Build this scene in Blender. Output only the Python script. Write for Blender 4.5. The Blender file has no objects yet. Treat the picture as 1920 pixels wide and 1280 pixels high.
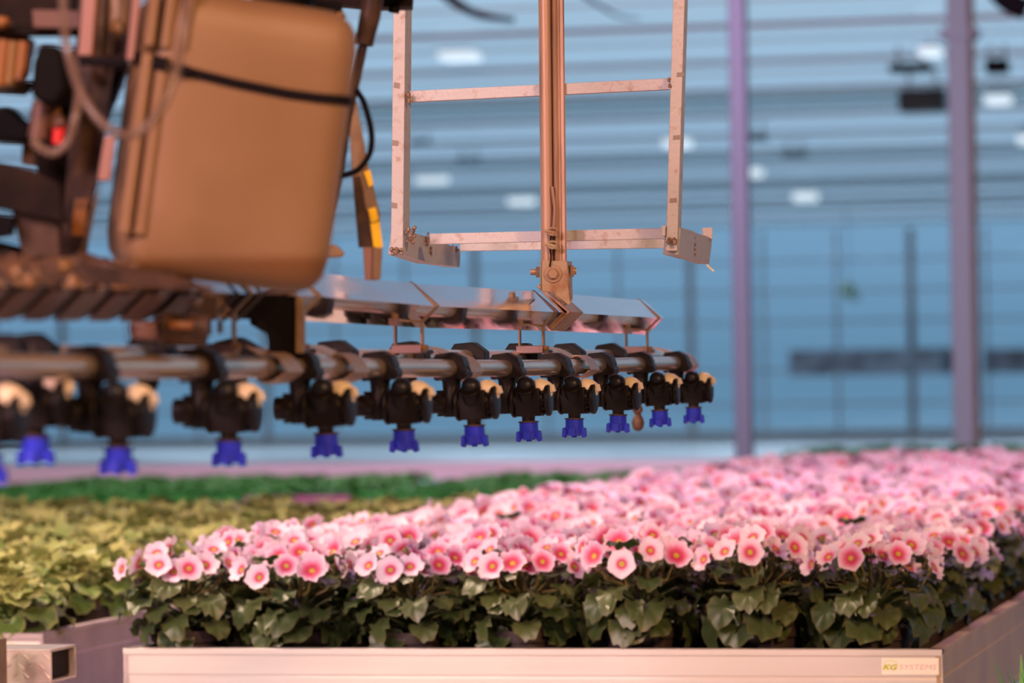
import bpy, bmesh, math, random
from mathutils import Vector, Matrix, Euler
from math import sin, cos, pi, radians as R

SC = bpy.context.scene
COL = SC.collection
V = Vector

# ------------------------------------------------------------------ camera
YAW, PITCH, ROLL = 13.28, 0.374, -0.9
CAM_H = 1.24
cam_data = bpy.data.cameras.new('camera')
cam = bpy.data.objects.new('camera', cam_data)
COL.objects.link(cam)
CAM_R = (Matrix.Rotation(R(YAW), 3, 'Z') @ Matrix.Rotation(R(90 + PITCH), 3, 'X') @ Matrix.Rotation(R(ROLL), 3, 'Z'))
CAM_P = V((0, 0, CAM_H))
cam.matrix_world = Matrix.Translation(CAM_P) @ CAM_R.to_4x4()
cam_data.sensor_width = 36
cam_data.lens = 135
cam_data.clip_end = 400
cam_data.dof.use_dof = True
cam_data.dof.focus_distance = 4.95
cam_data.dof.aperture_fstop = 6.1
cam_data.dof.aperture_blades = 0
SC.camera = cam
SC.view_settings.view_transform = 'Standard'
SC.view_settings.look = 'None'
SC.view_settings.gamma = 1
SC.view_settings.exposure = 0.0

# ------------------------------------------------------------------ sky (dusk: bright low in the north, dark elsewhere)
w = bpy.data.worlds.new('sky')
SC.world = w
w.use_nodes = True
nt = w.node_tree
for n in list(nt.nodes):
    nt.nodes.remove(n)
def N(t, kind, **kw):
    n = t.nodes.new(kind)
    for k, v in kw.items():
        setattr(n, k, v)
    return n
tc = N(nt, 'ShaderNodeTexCoord')
sx = N(nt, 'ShaderNodeSeparateXYZ')
nt.links.new(tc.outputs['Generated'], sx.inputs[0])
rmp = N(nt, 'ShaderNodeValToRGB')
els = rmp.color_ramp.elements
els[0].position = 0.0; els[0].color = (0.19, 0.33, 0.50, 1)
els[1].position = 1.0; els[1].color = (0.015, 0.02, 0.035, 1)
for p, c in ((0.03, (0.26, 0.42, 0.63)), (0.06, (0.36, 0.53, 0.74)), (0.10, (0.44, 0.61, 0.80)), (0.22, (0.26, 0.36, 0.52)), (0.5, (0.07, 0.09, 0.14))):
    e = els.new(p); e.color = (*c, 1)
nt.links.new(sx.outputs['Z'], rmp.inputs[0])
azi = N(nt, 'ShaderNodeMapRange')
azi.interpolation_type = 'SMOOTHSTEP'
azi.inputs['From Min'].default_value = -0.1
azi.inputs['From Max'].default_value = 0.75
azi.inputs['To Min'].default_value = 0.03
azi.inputs['To Max'].default_value = 1.0
nt.links.new(sx.outputs['Y'], azi.inputs['Value'])
bg = N(nt, 'ShaderNodeBackground')
nt.links.new(rmp.outputs[0], bg.inputs['Color'])
nt.links.new(azi.outputs[0], bg.inputs['Strength'])
wo = N(nt, 'ShaderNodeOutputWorld')
nt.links.new(bg.outputs[0], wo.inputs[0])

# ------------------------------------------------------------------ greenhouse lamps and added fill lights
def area(name, loc, aim, size, power, col, spread=180):
    d = bpy.data.lights.new(name, 'AREA')
    d.shape = 'DISK'; d.size = size; d.energy = power; d.color = col; d.spread = R(spread)
    o = bpy.data.objects.new(name, d)
    o.location = loc
    o.rotation_euler = (V(aim) - V(loc)).to_track_quat('-Z', 'Y').to_euler()
    COL.objects.link(o)
    return o
area('sodium_lamp', (2.4, 0.2, 4.0), (-0.7, 5.0, 1.1), 0.6, 300, (1, 0.55, 0.26))
area('pink_grow_light', (-3.0, -1.6, 3.4), (-0.8, 5.4, 0.9), 0.9, 290, (1, 0.58, 0.60))
area('bench_lamp', (-1.3, 0.5, 3.2), (-1.2, 6.0, 0.8), 0.5, 85, (1, 0.70, 0.78))
area('rail_lamp', (-3.1, 2.2, 2.5), (-1.75, 5.85, 0.78), 0.3, 4.5, (1, 0.86, 0.66), 44)
area('pink_bed_light', (-0.6, 8.0, 3.6), (-0.4, 9.4, 0.9), 1.6, 62, (0.86, 0.44, 1.0))
area('sodium_bed_light', (-3.2, 6.0, 3.4), (-2.6, 7.6, 0.9), 0.8, 150, (1, 0.72, 0.52))
area('pink_aisle_light', (-4.0, 14.5, 3.3), (-4.0, 18.0, 0.7), 1.4, 90, (1, 0.44, 0.95))
area('pink_aisle_light', (0.8, 14.5, 3.0), (0.6, 18.0, 0.6), 1.2, 22, (1, 0.50, 0.95))
area('cool_fill_light', (1.6, 13.0, 3.7), (0.6, 19.0, 1.6), 0.8, 60, (0.58, 0.78, 1.0))  # unseen fill added to cool the posts and back flowers
area('cool_fill_light', (-3.6, 11.5, 3.7), (-3.8, 15.0, 0.8), 0.8, 55, (0.70, 0.92, 1.0))  # unseen fill added to brighten the green beds
for k in range(5):
    area('hall_lamp_and_fill', (-22 + 4.2 * k, 55.5, 3.25), (-22 + 4.2 * k, 55.5, 0), 1.2, 120, (0.60, 0.80, 1.0), 150)  # unseen lights added to brighten the far floor and plinth

def P(px, py, d):
    return CAM_P + CAM_R @ V(((px - 960) / 7200 * d, -(py - 640) / 7200 * d, -d))
def dB(px, K=8030.0):            # depth of the spray boom's vertical plane
    return K / (2660 - px)
def B(px, py, K=8030.0):
    return P(px, py, dB(px, K))
CR, CU, CF = CAM_R @ V((1, 0, 0)), CAM_R @ V((0, 1, 0)), CAM_R @ V((0, 0, -1))

# ------------------------------------------------------------------ materials
def mat(name, col, rough=0.5, metal=0.0, col2=None, scale=30.0, lo=0.4, hi=0.65, bump=0.0, bscale=None, spec=0.5, stretch=None, rough2=None, coat=0.0):
    m = bpy.data.materials.new(name)
    m.use_nodes = True
    t = m.node_tree
    b = t.nodes['Principled BSDF']
    b.inputs['Base Color'].default_value = (*col, 1)
    b.inputs['Roughness'].default_value = rough
    b.inputs['Metallic'].default_value = metal
    b.inputs['Specular IOR Level'].default_value = spec
    b.inputs['Coat Weight'].default_value = coat
    if col2 or bump or rough2:
        c = N(t, 'ShaderNodeTexCoord')
        mp = N(t, 'ShaderNodeMapping')
        if stretch: mp.inputs['Scale'].default_value = stretch
        t.links.new(c.outputs['Object'], mp.inputs[0])
        nz = N(t, 'ShaderNodeTexNoise')
        nz.inputs['Scale'].default_value = scale
        nz.inputs['Detail'].default_value = 5
        t.links.new(mp.outputs[0], nz.inputs[0])
        mr = N(t, 'ShaderNodeMapRange')
        mr.inputs['From Min'].default_value = lo; mr.inputs['From Max'].default_value = hi
        t.links.new(nz.outputs[0], mr.inputs[0])
        if col2:
            mx = N(t, 'ShaderNodeMix', data_type='RGBA')
            mx.inputs[6].default_value = (*col, 1); mx.inputs[7].default_value = (*col2, 1)
            t.links.new(mr.outputs[0], mx.inputs[0])
            t.links.new(mx.outputs[2], b.inputs['Base Color'])
        if rough2:
            m2 = N(t, 'ShaderNodeMapRange')
            m2.inputs['To Min'].default_value = rough; m2.inputs['To Max'].default_value = rough2
            t.links.new(mr.outputs[0], m2.inputs[0])
            t.links.new(m2.outputs[0], b.inputs['Roughness'])
        if bump:
            nb = N(t, 'ShaderNodeTexNoise')
            nb.inputs['Scale'].default_value = bscale or scale
            nb.inputs['Detail'].default_value = 3
            t.links.new(mp.outputs[0], nb.inputs[0])
            bp = N(t, 'ShaderNodeBump')
            bp.inputs['Strength'].default_value = bump
            bp.inputs['Distance'].default_value = 0.004
            t.links.new(nb.outputs[0], bp.inputs['Height'])
            t.links.new(bp.outputs[0], b.inputs['Normal'])
    return m

M = {}
M['cradle'] = mat('galvanised_tube', (0.42, 0.38, 0.38), 0.5, 0.1, (0.30, 0.19, 0.13), 90, 0.55, 0.78, 0.15, 200)
M['stain'] = mat('weld_burn', (0.16, 0.09, 0.06), 0.6, 0.2, (0.30, 0.20, 0.15), 200)
M['pole'] = mat('pole_steel', (0.40, 0.24, 0.17), 0.42, 0.25, (0.20, 0.11, 0.06), 60, 0.5, 0.72, stretch=(1, 1, 0.12))
M['bracket'] = mat('rusty_bracket', (0.34, 0.24, 0.16), 0.45, 0.3, (0.24, 0.10, 0.045), 45, 0.48, 0.68)
M['mirror'] = mat('polished_stainless', (0.74, 0.68, 0.66), 0.05, 1.0, rough2=0.14, scale=14, stretch=(3, 0.4, 3))
M['pipe'] = mat('stainless_pipe', (0.62, 0.47, 0.35), 0.22, 0.75, (0.48, 0.35, 0.25), 18, 0.4, 0.7, stretch=(1, 0.2, 1))
M['saddle'] = mat('bent_steel_saddle', (0.36, 0.225, 0.15), 0.42, 0.55)
M['magenta_lit_strip'] = mat('magenta_lit_strip', (0.40, 0.10, 0.30), 0.5)  # magenta lamp light painted into the metal's colour
M['bar_reflection'] = mat('brown_reflection_plate', (0.125, 0.062, 0.052), 0.4, 0.2, (0.09, 0.045, 0.036), 14)  # base colour copies the brown that the polished bar reflects
M['plate_mauve'] = mat('mauve_plate', (0.17, 0.10, 0.10), 0.4, 0.4)
M['black'] = mat('dusty_black_plastic', (0.007, 0.0045, 0.004), 0.45, 0.0, (0.022, 0.011, 0.008), 160, 0.6, 0.85, spec=0.16)
M['black_dome'] = mat('black_rubber_dome', (0.009, 0.009, 0.013), 0.4, spec=0.25)
M['brown_stem'] = mat('brown_plastic', (0.05, 0.025, 0.014), 0.5)
M['blue'] = mat('blue_nozzle_plastic', (0.018, 0.030, 0.50), 0.4, 0.0, (0.022, 0.034, 0.58), 120, spec=0.3)
M['cream'] = mat('cream_plastic', (0.72, 0.58, 0.40), 0.4)
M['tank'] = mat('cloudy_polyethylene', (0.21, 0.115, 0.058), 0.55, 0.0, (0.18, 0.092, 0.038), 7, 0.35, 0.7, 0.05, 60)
M['strap'] = mat('black_webbing', (0.006, 0.004, 0.006), 0.8, spec=0.1)
M['dark_steel'] = mat('dark_oiled_steel', (0.009, 0.005, 0.004), 0.6, 0.0, (0.020, 0.010, 0.006), 22, spec=0.08)
M['brown_steel'] = mat('brown_steel', (0.058, 0.028, 0.016), 0.5, 0.0, (0.022, 0.010, 0.006), 40, spec=0.25)
M['tan_steel'] = mat('tan_steel', (0.24, 0.15, 0.085), 0.45, 0.2, (0.15, 0.085, 0.04), 25)
M['pink_steel'] = mat('zinc_strip', (0.27, 0.14, 0.115), 0.45, 0.2, spec=0.3)
M['black_box'] = mat('matt_black_case', (0.004, 0.003, 0.003), 0.6, spec=0.06)
M['brass'] = mat('brass', (0.16, 0.075, 0.015), 0.5, 0.2)
M['orange'] = mat('orange_housing', (0.19, 0.065, 0.008), 0.5)
M['red'] = mat('red_plastic', (0.45, 0.01, 0.008), 0.4)
M['yellow'] = mat('yellow_tape', (0.85, 0.52, 0.02), 0.35)
M['rubber'] = mat('band_rubber', (0.018, 0.012, 0.012), 0.6)
M['fit'] = mat('tan_fitting', (0.11, 0.052, 0.036), 0.5, 0.3)
M['alu'] = mat('bench_aluminium', (0.70, 0.65, 0.64), 0.38, 0.1, (0.63, 0.57, 0.56), 9, 0.3, 0.7, stretch=(0.3, 0.3, 3))
M['alu_old'] = mat('weathered_aluminium', (0.50, 0.36, 0.20), 0.42, 0.1, (0.38, 0.26, 0.18), 8, 0.35, 0.7)
M['alu_mauve'] = mat('old_rail_aluminium', (0.52, 0.42, 0.44), 0.42, 0.15, (0.43, 0.34, 0.36), 12)
M['tread'] = mat('tread_plate', (0.62, 0.52, 0.46), 0.34, 0.5, (0.5, 0.4, 0.34), 30)
M['sticker'] = mat('cream_sticker', (0.93, 0.88, 0.80), 0.5)
M['ink_yellow'] = mat('yellow_green_ink', (0.50, 0.52, 0.004), 0.5)
M['ink_grey'] = mat('faded_grey_ink', (0.74, 0.52, 0.47), 0.5)
M['pot'] = mat('brown_pot', (0.055, 0.036, 0.034), 0.5, 0.0, (0.035, 0.022, 0.022), 40)
M['soil'] = mat('peat', (0.02, 0.012, 0.008), 0.9)
M['tray'] = mat('bench_tray', (0.03, 0.03, 0.03), 0.7)
M['floor'] = mat('pale_concrete', (0.55, 0.56, 0.57), 0.35, 0.0, (0.45, 0.46, 0.47), 0.8)
M['post'] = mat('post_steel', (0.30, 0.38, 0.44), 0.5, 0.2)
M['post_slim'] = mat('slim_post_steel', (0.16, 0.205, 0.25), 0.5, 0.2)
M['frame_metal'] = mat('roof_aluminium', (0.72, 0.75, 0.77), 0.5, 0.1)
M['screen'] = mat('roof_screen_cloth', (0.75, 0.78, 0.80), 0.8)
M['plinth'] = mat('white_plinth', (0.80, 0.82, 0.84), 0.6)
M['clad'] = mat('dark_cladding', (0.34, 0.40, 0.50), 0.6, 0.0, (0.16, 0.17, 0.20), 3)
M['fan'] = mat('dark_fan_case', (0.012, 0.022, 0.018), 0.5)
M['stalk'] = mat('flower_stalk', (0.20, 0.15, 0.045), 0.5)

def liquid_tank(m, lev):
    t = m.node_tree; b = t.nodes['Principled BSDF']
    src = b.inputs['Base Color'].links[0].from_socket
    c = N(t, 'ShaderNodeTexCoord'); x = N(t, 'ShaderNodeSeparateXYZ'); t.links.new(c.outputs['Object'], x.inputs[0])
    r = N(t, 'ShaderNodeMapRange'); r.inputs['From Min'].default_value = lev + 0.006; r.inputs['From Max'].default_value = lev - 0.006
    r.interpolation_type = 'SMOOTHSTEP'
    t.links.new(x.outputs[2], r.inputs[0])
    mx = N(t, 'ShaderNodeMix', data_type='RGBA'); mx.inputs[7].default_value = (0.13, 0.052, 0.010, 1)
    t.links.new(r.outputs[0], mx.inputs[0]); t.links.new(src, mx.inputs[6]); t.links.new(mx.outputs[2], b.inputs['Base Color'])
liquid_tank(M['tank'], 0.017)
def leaf_mat(name, c1, c2, edge, spec=0.5):
    m = bpy.data.materials.new(name); m.use_nodes = True
    t = m.node_tree; b = t.nodes['Principled BSDF']
    a = N(t, 'ShaderNodeAttribute', attribute_name='lf')
    s = N(t, 'ShaderNodeSeparateColor')
    t.links.new(a.outputs['Color'], s.inputs[0])
    mx = N(t, 'ShaderNodeMix', data_type='RGBA')
    mx.inputs[6].default_value = (*c1, 1); mx.inputs[7].default_value = (*c2, 1)
    t.links.new(s.outputs[1], mx.inputs[0])
    r = N(t, 'ShaderNodeMapRange'); r.inputs['From Min'].default_value = 0.80; r.inputs['From Max'].default_value = 1.0
    r.inputs['To Max'].default_value = 0.6
    t.links.new(s.outputs[0], r.inputs[0])
    m2 = N(t, 'ShaderNodeMix', data_type='RGBA'); m2.inputs[7].default_value = (*edge, 1)
    t.links.new(r.outputs[0], m2.inputs[0]); t.links.new(mx.outputs[2], m2.inputs[6])
    t.links.new(m2.outputs[2], b.inputs['Base Color'])
    b.inputs['Roughness'].default_value = 0.42
    b.inputs['Specular IOR Level'].default_value = spec
    tr = N(t, 'ShaderNodeBsdfTranslucent')
    t.links.new(m2.outputs[2], tr.inputs[0])
    ms = N(t, 'ShaderNodeMixShader'); ms.inputs[0].default_value = 0.22
    t.links.new(b.outputs[0], ms.inputs[1]); t.links.new(tr.outputs[0], ms.inputs[2])
    t.links.new(ms.outputs[0], t.nodes['Material Output'].inputs[0])
    return m
M['leaf'] = leaf_mat('primrose_leaf', (0.028, 0.056, 0.017), (0.098, 0.122, 0.036), (0.14, 0.125, 0.05), 0.75)
M['leaf_pale'] = leaf_mat('pale_primrose_leaf', (0.12, 0.21, 0.05), (0.44, 0.43, 0.15), (0.44, 0.40, 0.16))
M['leaf_dark'] = leaf_mat('young_primrose_leaf', (0.045, 0.24, 0.045), (0.12, 0.44, 0.08), (0.14, 0.40, 0.09))

def flower_mat():
    m = bpy.data.materials.new('pink_petals'); m.use_nodes = True
    t = m.node_tree; b = t.nodes['Principled BSDF']
    a = N(t, 'ShaderNodeAttribute', attribute_name='fl')
    s = N(t, 'ShaderNodeSeparateColor')
    t.links.new(a.outputs['Color'], s.inputs[0])
    # how far the deep pink spreads differs from bloom to bloom
    sp = N(t, 'ShaderNodeMapRange'); sp.inputs['To Min'].default_value = 2.0; sp.inputs['To Max'].default_value = 0.72
    t.links.new(s.outputs[1], sp.inputs[0])
    sub = N(t, 'ShaderNodeMath', operation='SUBTRACT'); sub.inputs[1].default_value = 0.17
    t.links.new(s.outputs[0], sub.inputs[0])
    mu = N(t, 'ShaderNodeMath', operation='MULTIPLY')
    t.links.new(sub.outputs[0], mu.inputs[0]); t.links.new(sp.outputs[0], mu.inputs[1])
    ad = N(t, 'ShaderNodeMath', operation='ADD'); ad.inputs[1].default_value = 0.17
    t.links.new(mu.outputs[0], ad.inputs[0])
    r = N(t, 'ShaderNodeValToRGB'); e = r.color_ramp.elements
    e[0].position = 0.0; e[0].color = (0.55, 0.45, 0.03, 1)
    e[1].position = 1.0; e[1].color = (0.91, 0.73, 0.88, 1)
    for p, c in ((0.13, (0.62, 0.50, 0.04)), (0.19, (0.62, 0.035, 0.10)), (0.36, (0.72, 0.08, 0.19)), (0.52, (0.83, 0.29, 0.50)), (0.68, (0.89, 0.58, 0.77))):
        x = e.new(p); x.color = (*c, 1)
    t.links.new(ad.outputs[0], r.inputs[0])
    t.links.new(r.outputs[0], b.inputs['Base Color'])
    b.inputs['Roughness'].default_value = 0.55
    tr = N(t, 'ShaderNodeBsdfTranslucent'); t.links.new(r.outputs[0], tr.inputs[0])
    ms = N(t, 'ShaderNodeMixShader'); ms.inputs[0].default_value = 0.3
    t.links.new(b.outputs[0], ms.inputs[1]); t.links.new(tr.outputs[0], ms.inputs[2])
    t.links.new(ms.outputs[0], t.nodes['Material Output'].inputs[0])
    return m
M['petal'] = flower_mat()

def glass_mat(name, tint, refl=0.08, diff=0.0, dcol=(0.7, 0.75, 0.8)):
    m = bpy.data.materials.new(name); m.use_nodes = True
    t = m.node_tree; t.nodes.remove(t.nodes['Principled BSDF'])
    tr = N(t, 'ShaderNodeBsdfTransparent'); tr.inputs[0].default_value = (*tint, 1)
    gl = N(t, 'ShaderNodeBsdfGlossy'); gl.inputs['Roughness'].default_value = 0.05
    ms = N(t, 'ShaderNodeMixShader'); ms.inputs[0].default_value = refl
    t.links.new(tr.outputs[0], ms.inputs[1]); t.links.new(gl.outputs[0], ms.inputs[2])
    out = ms
    if diff:
        dl = N(t, 'ShaderNodeBsdfTranslucent'); dl.inputs[0].default_value = (*dcol, 1)
        m2 = N(t, 'ShaderNodeMixShader'); m2.inputs[0].default_value = diff
        t.links.new(ms.outputs[0], m2.inputs[1]); t.links.new(dl.outputs[0], m2.inputs[2])
        out = m2
    t.links.new(out.outputs[0], t.nodes['Material Output'].inputs[0])
    return m
M['glass'] = glass_mat('greenhouse_glass', (0.95, 0.98, 0.98), 0.05)
M['glass_green'] = glass_mat('far_wall_glass', (0.84, 0.93, 0.95), 0.05)
M['shade'] = glass_mat('shade_cloth', (0.72, 0.74, 0.74), 0.02)
M['hose'] = None
def hose_mat():
    m = bpy.data.materials.new('clear_hose'); m.use_nodes = True
    t = m.node_tree; b = t.nodes['Principled BSDF']
    b.inputs['Base Color'].default_value = (0.17, 0.105, 0.075, 1); b.inputs['Roughness'].default_value = 0.3
    tr = N(t, 'ShaderNodeBsdfTransparent')
    ms = N(t, 'ShaderNodeMixShader'); ms.inputs[0].default_value = 0.45
    t.links.new(b.outputs[0], ms.inputs[1]); t.links.new(tr.outputs[0], ms.inputs[2])
    t.links.new(ms.outputs[0], t.nodes['Material Output'].inputs[0])
    return m
M['hose'] = hose_mat()
def emit(name, col, s):
    m = bpy.data.materials.new(name); m.use_nodes = True
    b = m.node_tree.nodes['Principled BSDF']
    b.inputs['Emission Color'].default_value = (*col, 1); b.inputs['Emission Strength'].default_value = s
    return m
M['lamp_glow'] = emit('lamp_glow', (0.75, 0.9, 1.0), 0.85)
M['led_red'] = emit('red_indicator', (1.0, 0.12, 0.09), 2.2)

# ------------------------------------------------------------------ mesh building
def basis(d, up=V((0, 0, 1))):
    d = d.normalized()
    if abs(d.dot(up)) > 0.98: up = V((0, 1, 0))
    s = d.cross(up).normalized()
    return s, s.cross(d).normalized(), d

class MB:
    def __init__(s):
        s.v = []; s.f = []; s.col = []
    def add(s, vs, fs):
        b = len(s.v); s.v += [V(x) for x in vs]; s.f += [tuple(b + i for i in f) for f in fs]; return s
    def prism(s, poly, ext):           # polygon (world points) extruded by a vector
        n = len(poly); poly = [V(p) for p in poly]; ext = V(ext)
        return s.add(poly + [p + ext for p in poly],
                     [tuple(range(n))[::-1], tuple(range(n, 2 * n))] + [(i, (i + 1) % n, n + (i + 1) % n, n + i) for i in range(n)])
    def beam(s, a, b, w, h, up=V((0, 0, 1))):
        a, b = V(a), V(b); x, u, d = basis(b - a, V(up))
        return s.prism([a + x * i * w / 2 + u * j * h / 2 for i, j in ((-1, -1), (1, -1), (1, 1), (-1, 1))], b - a)
    def box(s, c, sx, sy, sz, rot=None):
        c = V(c); rot = rot or Matrix.Identity(3)
        return s.prism([c + rot @ V((i * sx / 2, j * sy / 2, -sz / 2)) for i, j in ((-1, -1), (1, -1), (1, 1), (-1, 1))], rot @ V((0, 0, sz)))
    def tube(s, pts, r, n=10, caps=True):
        pts = [V(p) for p in pts]; rs = r if isinstance(r, (list, tuple)) else [r] * len(pts)
        vs = []; up = None
        for i, p in enumerate(pts):
            d = (pts[min(i + 1, len(pts) - 1)] - pts[max(i - 1, 0)]).normalized()
            if up is None:
                x, u, _ = basis(d)
            else:
                u = (up - d * up.dot(d)).normalized(); x = d.cross(u)
            up = u
            vs += [p + (x * cos(2 * pi * k / n) + u * sin(2 * pi * k / n)) * rs[i] for k in range(n)]
        fs = [(i * n + k, i * n + (k + 1) % n, (i + 1) * n + (k + 1) % n, (i + 1) * n + k) for i in range(len(pts) - 1) for k in range(n)]
        if caps:
            fs += [tuple(range(n))[::-1], tuple(range((len(pts) - 1) * n, len(pts) * n))]
        return s.add(vs, fs)
    def cyl(s, a, b, r, r2=None, n=16):
        return s.tube([a, b], [r, r if r2 is None else r2], n)
    def lathe(s, prof, o, axis, n=18):
        x, u, d = basis(V(axis)); o = V(o)
        vs = []; fs = []
        for r, z in prof:
            vs += [o + d * z + (x * cos(2 * pi * k / n) + u * sin(2 * pi * k / n)) * max(r, 1e-5) for k in range(n)]
        for i in range(len(prof) - 1):
            fs += [(i * n + k, i * n + (k + 1) % n, (i + 1) * n + (k + 1) % n, (i + 1) * n + k) for k in range(n)]
        fs += [tuple(range(n))[::-1], tuple(range((len(prof) - 1) * n, len(prof) * n))]
        return s.add(vs, fs)
    def blob(s, c, r, seed=0, n=8):
        rd = random.Random(seed); c = V(c); vs = []; fs = []
        for i in range(n + 1):
            for k in range(n):
                th = pi * i / n; ph = 2 * pi * k / n
                q = r * (0.75 + 0.5 * rd.random())
                vs.append(c + V((sin(th) * cos(ph), sin(th) * sin(ph), cos(th))) * q)
        for i in range(n):
            fs += [(i * n + k, (i + 1) * n + k, (i + 1) * n + (k + 1) % n, i * n + (k + 1) % n) for k in range(n)]
        return s.add(vs, fs)
    def data(s, name, m, off=V((0, 0, 0)), smooth=35, attr=None):
        me = bpy.data.meshes.new(name)
        me.from_pydata([tuple(v - off) for v in s.v], [], s.f)
        if attr and s.col:
            a = me.attributes.new(attr, 'FLOAT_COLOR', 'POINT')
            a.data.foreach_set('color', [c for q in s.col for c in q])
        bm = bmesh.new(); bm.from_mesh(me)
        if not attr: bmesh.ops.recalc_face_normals(bm, faces=bm.faces)
        bm.to_mesh(me); bm.free()
        me.materials.append(m)
        for p in me.polygons: p.use_smooth = True
        if smooth: me.set_sharp_from_angle(angle=R(smooth))
        return me
    def build(s, name, m, parent=None, bevel=0.0, smooth=35, attr=None):
        o = bpy.data.objects.new(name, s.data(name, m, WL.get(parent, V((0, 0, 0))), smooth, attr))
        COL.objects.link(o)
        if parent is not None:
            o.parent = parent; WL[o] = WL.get(parent, V((0, 0, 0)))
        if bevel:
            b = o.modifiers.new('bevel', 'BEVEL'); b.width = bevel; b.segments = 2; b.limit_method = 'ANGLE'; b.angle_limit = R(40)
        return o
WL = {}
def tag(o, label, cat, group=None):
    o['label'] = label; o['category'] = cat
    if group: o['group'] = group
    return o
def thing(name, loc, label, cat, group=None):
    o = bpy.data.objects.new(name, None); o.location = loc; o.empty_display_size = 0.05
    COL.objects.link(o); WL[o] = V(loc)
    return tag(o, label, cat, group)
def struct(o):
    o['kind'] = 'structure'; return o
def part(name, me, parent, mw=None):
    o = bpy.data.objects.new(name, me); COL.objects.link(o)
    o.parent = parent; WL[o] = WL.get(parent, V((0, 0, 0)))
    if mw is not None: o.matrix_local = mw
    return o
def smooth_path(pts, n=8):            # Catmull-Rom through points
    pts = [V(p) for p in pts]; out = []
    q = [pts[0] * 2 - pts[1]] + pts + [pts[-1] * 2 - pts[-2]]
    for i in range(1, len(q) - 2):
        for k in range(n):
            t = k / n
            out.append(0.5 * ((2 * q[i]) + (-q[i - 1] + q[i + 1]) * t + (2 * q[i - 1] - 5 * q[i] + 4 * q[i + 1] - q[i + 2]) * t * t + (-q[i - 1] + 3 * q[i] - 3 * q[i + 1] + q[i + 2]) * t ** 3))
    return out + [pts[-1]]

# ================================================================== SETTING
ROOF = 3.40
fl = MB(); fl.prism([(-30, -8, 0), (22, -8, 0), (22, 66, 0), (-30, 66, 0)], (0, 0, -0.1))
struct(fl.build('floor', M['floor']))
g = MB(); g.prism([(-30, 20, ROOF + 0.10), (22, 20, ROOF + 0.10), (22, 64, ROOF + 0.10), (-30, 64, ROOF + 0.10)], (0, 0, 0.01))
struct(g.build('ceiling', M['glass']))
rng = random.Random(4)
ti = 1
y = 21.6
k = 0
while y < 62:
    t = MB()
    t.beam((-30, y, ROOF + 0.02), (22, y, ROOF + 0.02), 0.04, 0.036)
    t.beam((-30, y + 1.6, ROOF + 0.06), (22, y + 1.6, ROOF + 0.06), 0.02, 0.012)
    struct(t.build('trim_%d' % ti, M['frame_metal'])); ti += 1
    y += 2.93; k += 1
# shade cloth drawn across some bays
for ya, yb in ((31.0, 33.2), (39.9, 41.6), (45.5, 47.9), (51.5, 53.4)):
    t = MB(); t.prism([(-30, ya, ROOF + 0.045), (22, ya, ROOF + 0.045), (22, yb, ROOF + 0.045), (-30, yb, ROOF + 0.045)], (0, 0, 0.004))
    struct(t.build('trim_%d' % ti, M['shade'])); ti += 1
# far glass wall
FY = 62.5
gw = MB(); gw.prism([(-30, FY, 0.13), (22, FY, 0.13), (22, FY, ROOF + 0.1), (-30, FY, ROOF + 0.1)], (0, 0.012, 0))
struct(gw.build('window_1', M['glass_green']))
wl = MB(); wl.beam((-30, FY, 0.06), (22, FY, 0.06), 0.12, 0.12)
struct(wl.build('wall_north', M['plinth']))
mu = MB()
for i in range(44):
    x = -30 + i * 1.22
    mu.beam((x, FY - 0.05, 0.12), (x, FY - 0.05, ROOF), 0.04 if i % 3 else 0.12, 0.06, (0, 1, 0))
for z in (0.55, 1.1, 1.9, 2.4, 2.9):
    mu.beam((-30, FY - 0.06, z), (22, FY - 0.06, z), 0.03, 0.03)
struct(mu.build('trim_%d' % ti, M['frame_metal'])); ti += 1

# ================================================================== far things
def post(px, ytop, ybot, d, wpx, m, name, label, lean=0):
    b = P(px, ybot, d); wid = wpx * d / 7200
    x, yv = b.x, b.y
    r = thing(name, (x, yv, 0), label, 'post')
    a = MB(); a.box((x, yv, 1.75), wid * 0.96, wid * 0.96, 3.5); a.build('post_shaft', m, r, 0.006)
    f = MB(); f.box((x, yv, 0.006), wid * 1.8, wid * 1.8, 0.012); f.build('base_plate', m, r)
    return r
p1 = post(1397, 0, 880, 17.8, 34, M['post_slim'], 'greenhouse_post', 'slim mauve-grey steel post standing at the end of the pink bench rail')
p2 = post(1812, 0, 830, 21.0, 46, M['post'], 'greenhouse_post', 'thick blue-grey steel column with clamp collar rising behind the flowering bed')
x, yv = WL[p2].x, WL[p2].y
c = MB(); c.box((x, yv, 3.02), 0.20, 0.2, 0.06); c.build('clamp_collar', M['post'], p2)
c = MB(); c.cyl((x + 0.075, yv - 0.09, 0.0), (x + 0.075, yv - 0.09, 3.5), 0.016); c.build('drain_pipe', M['tan_steel'], p2)
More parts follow.
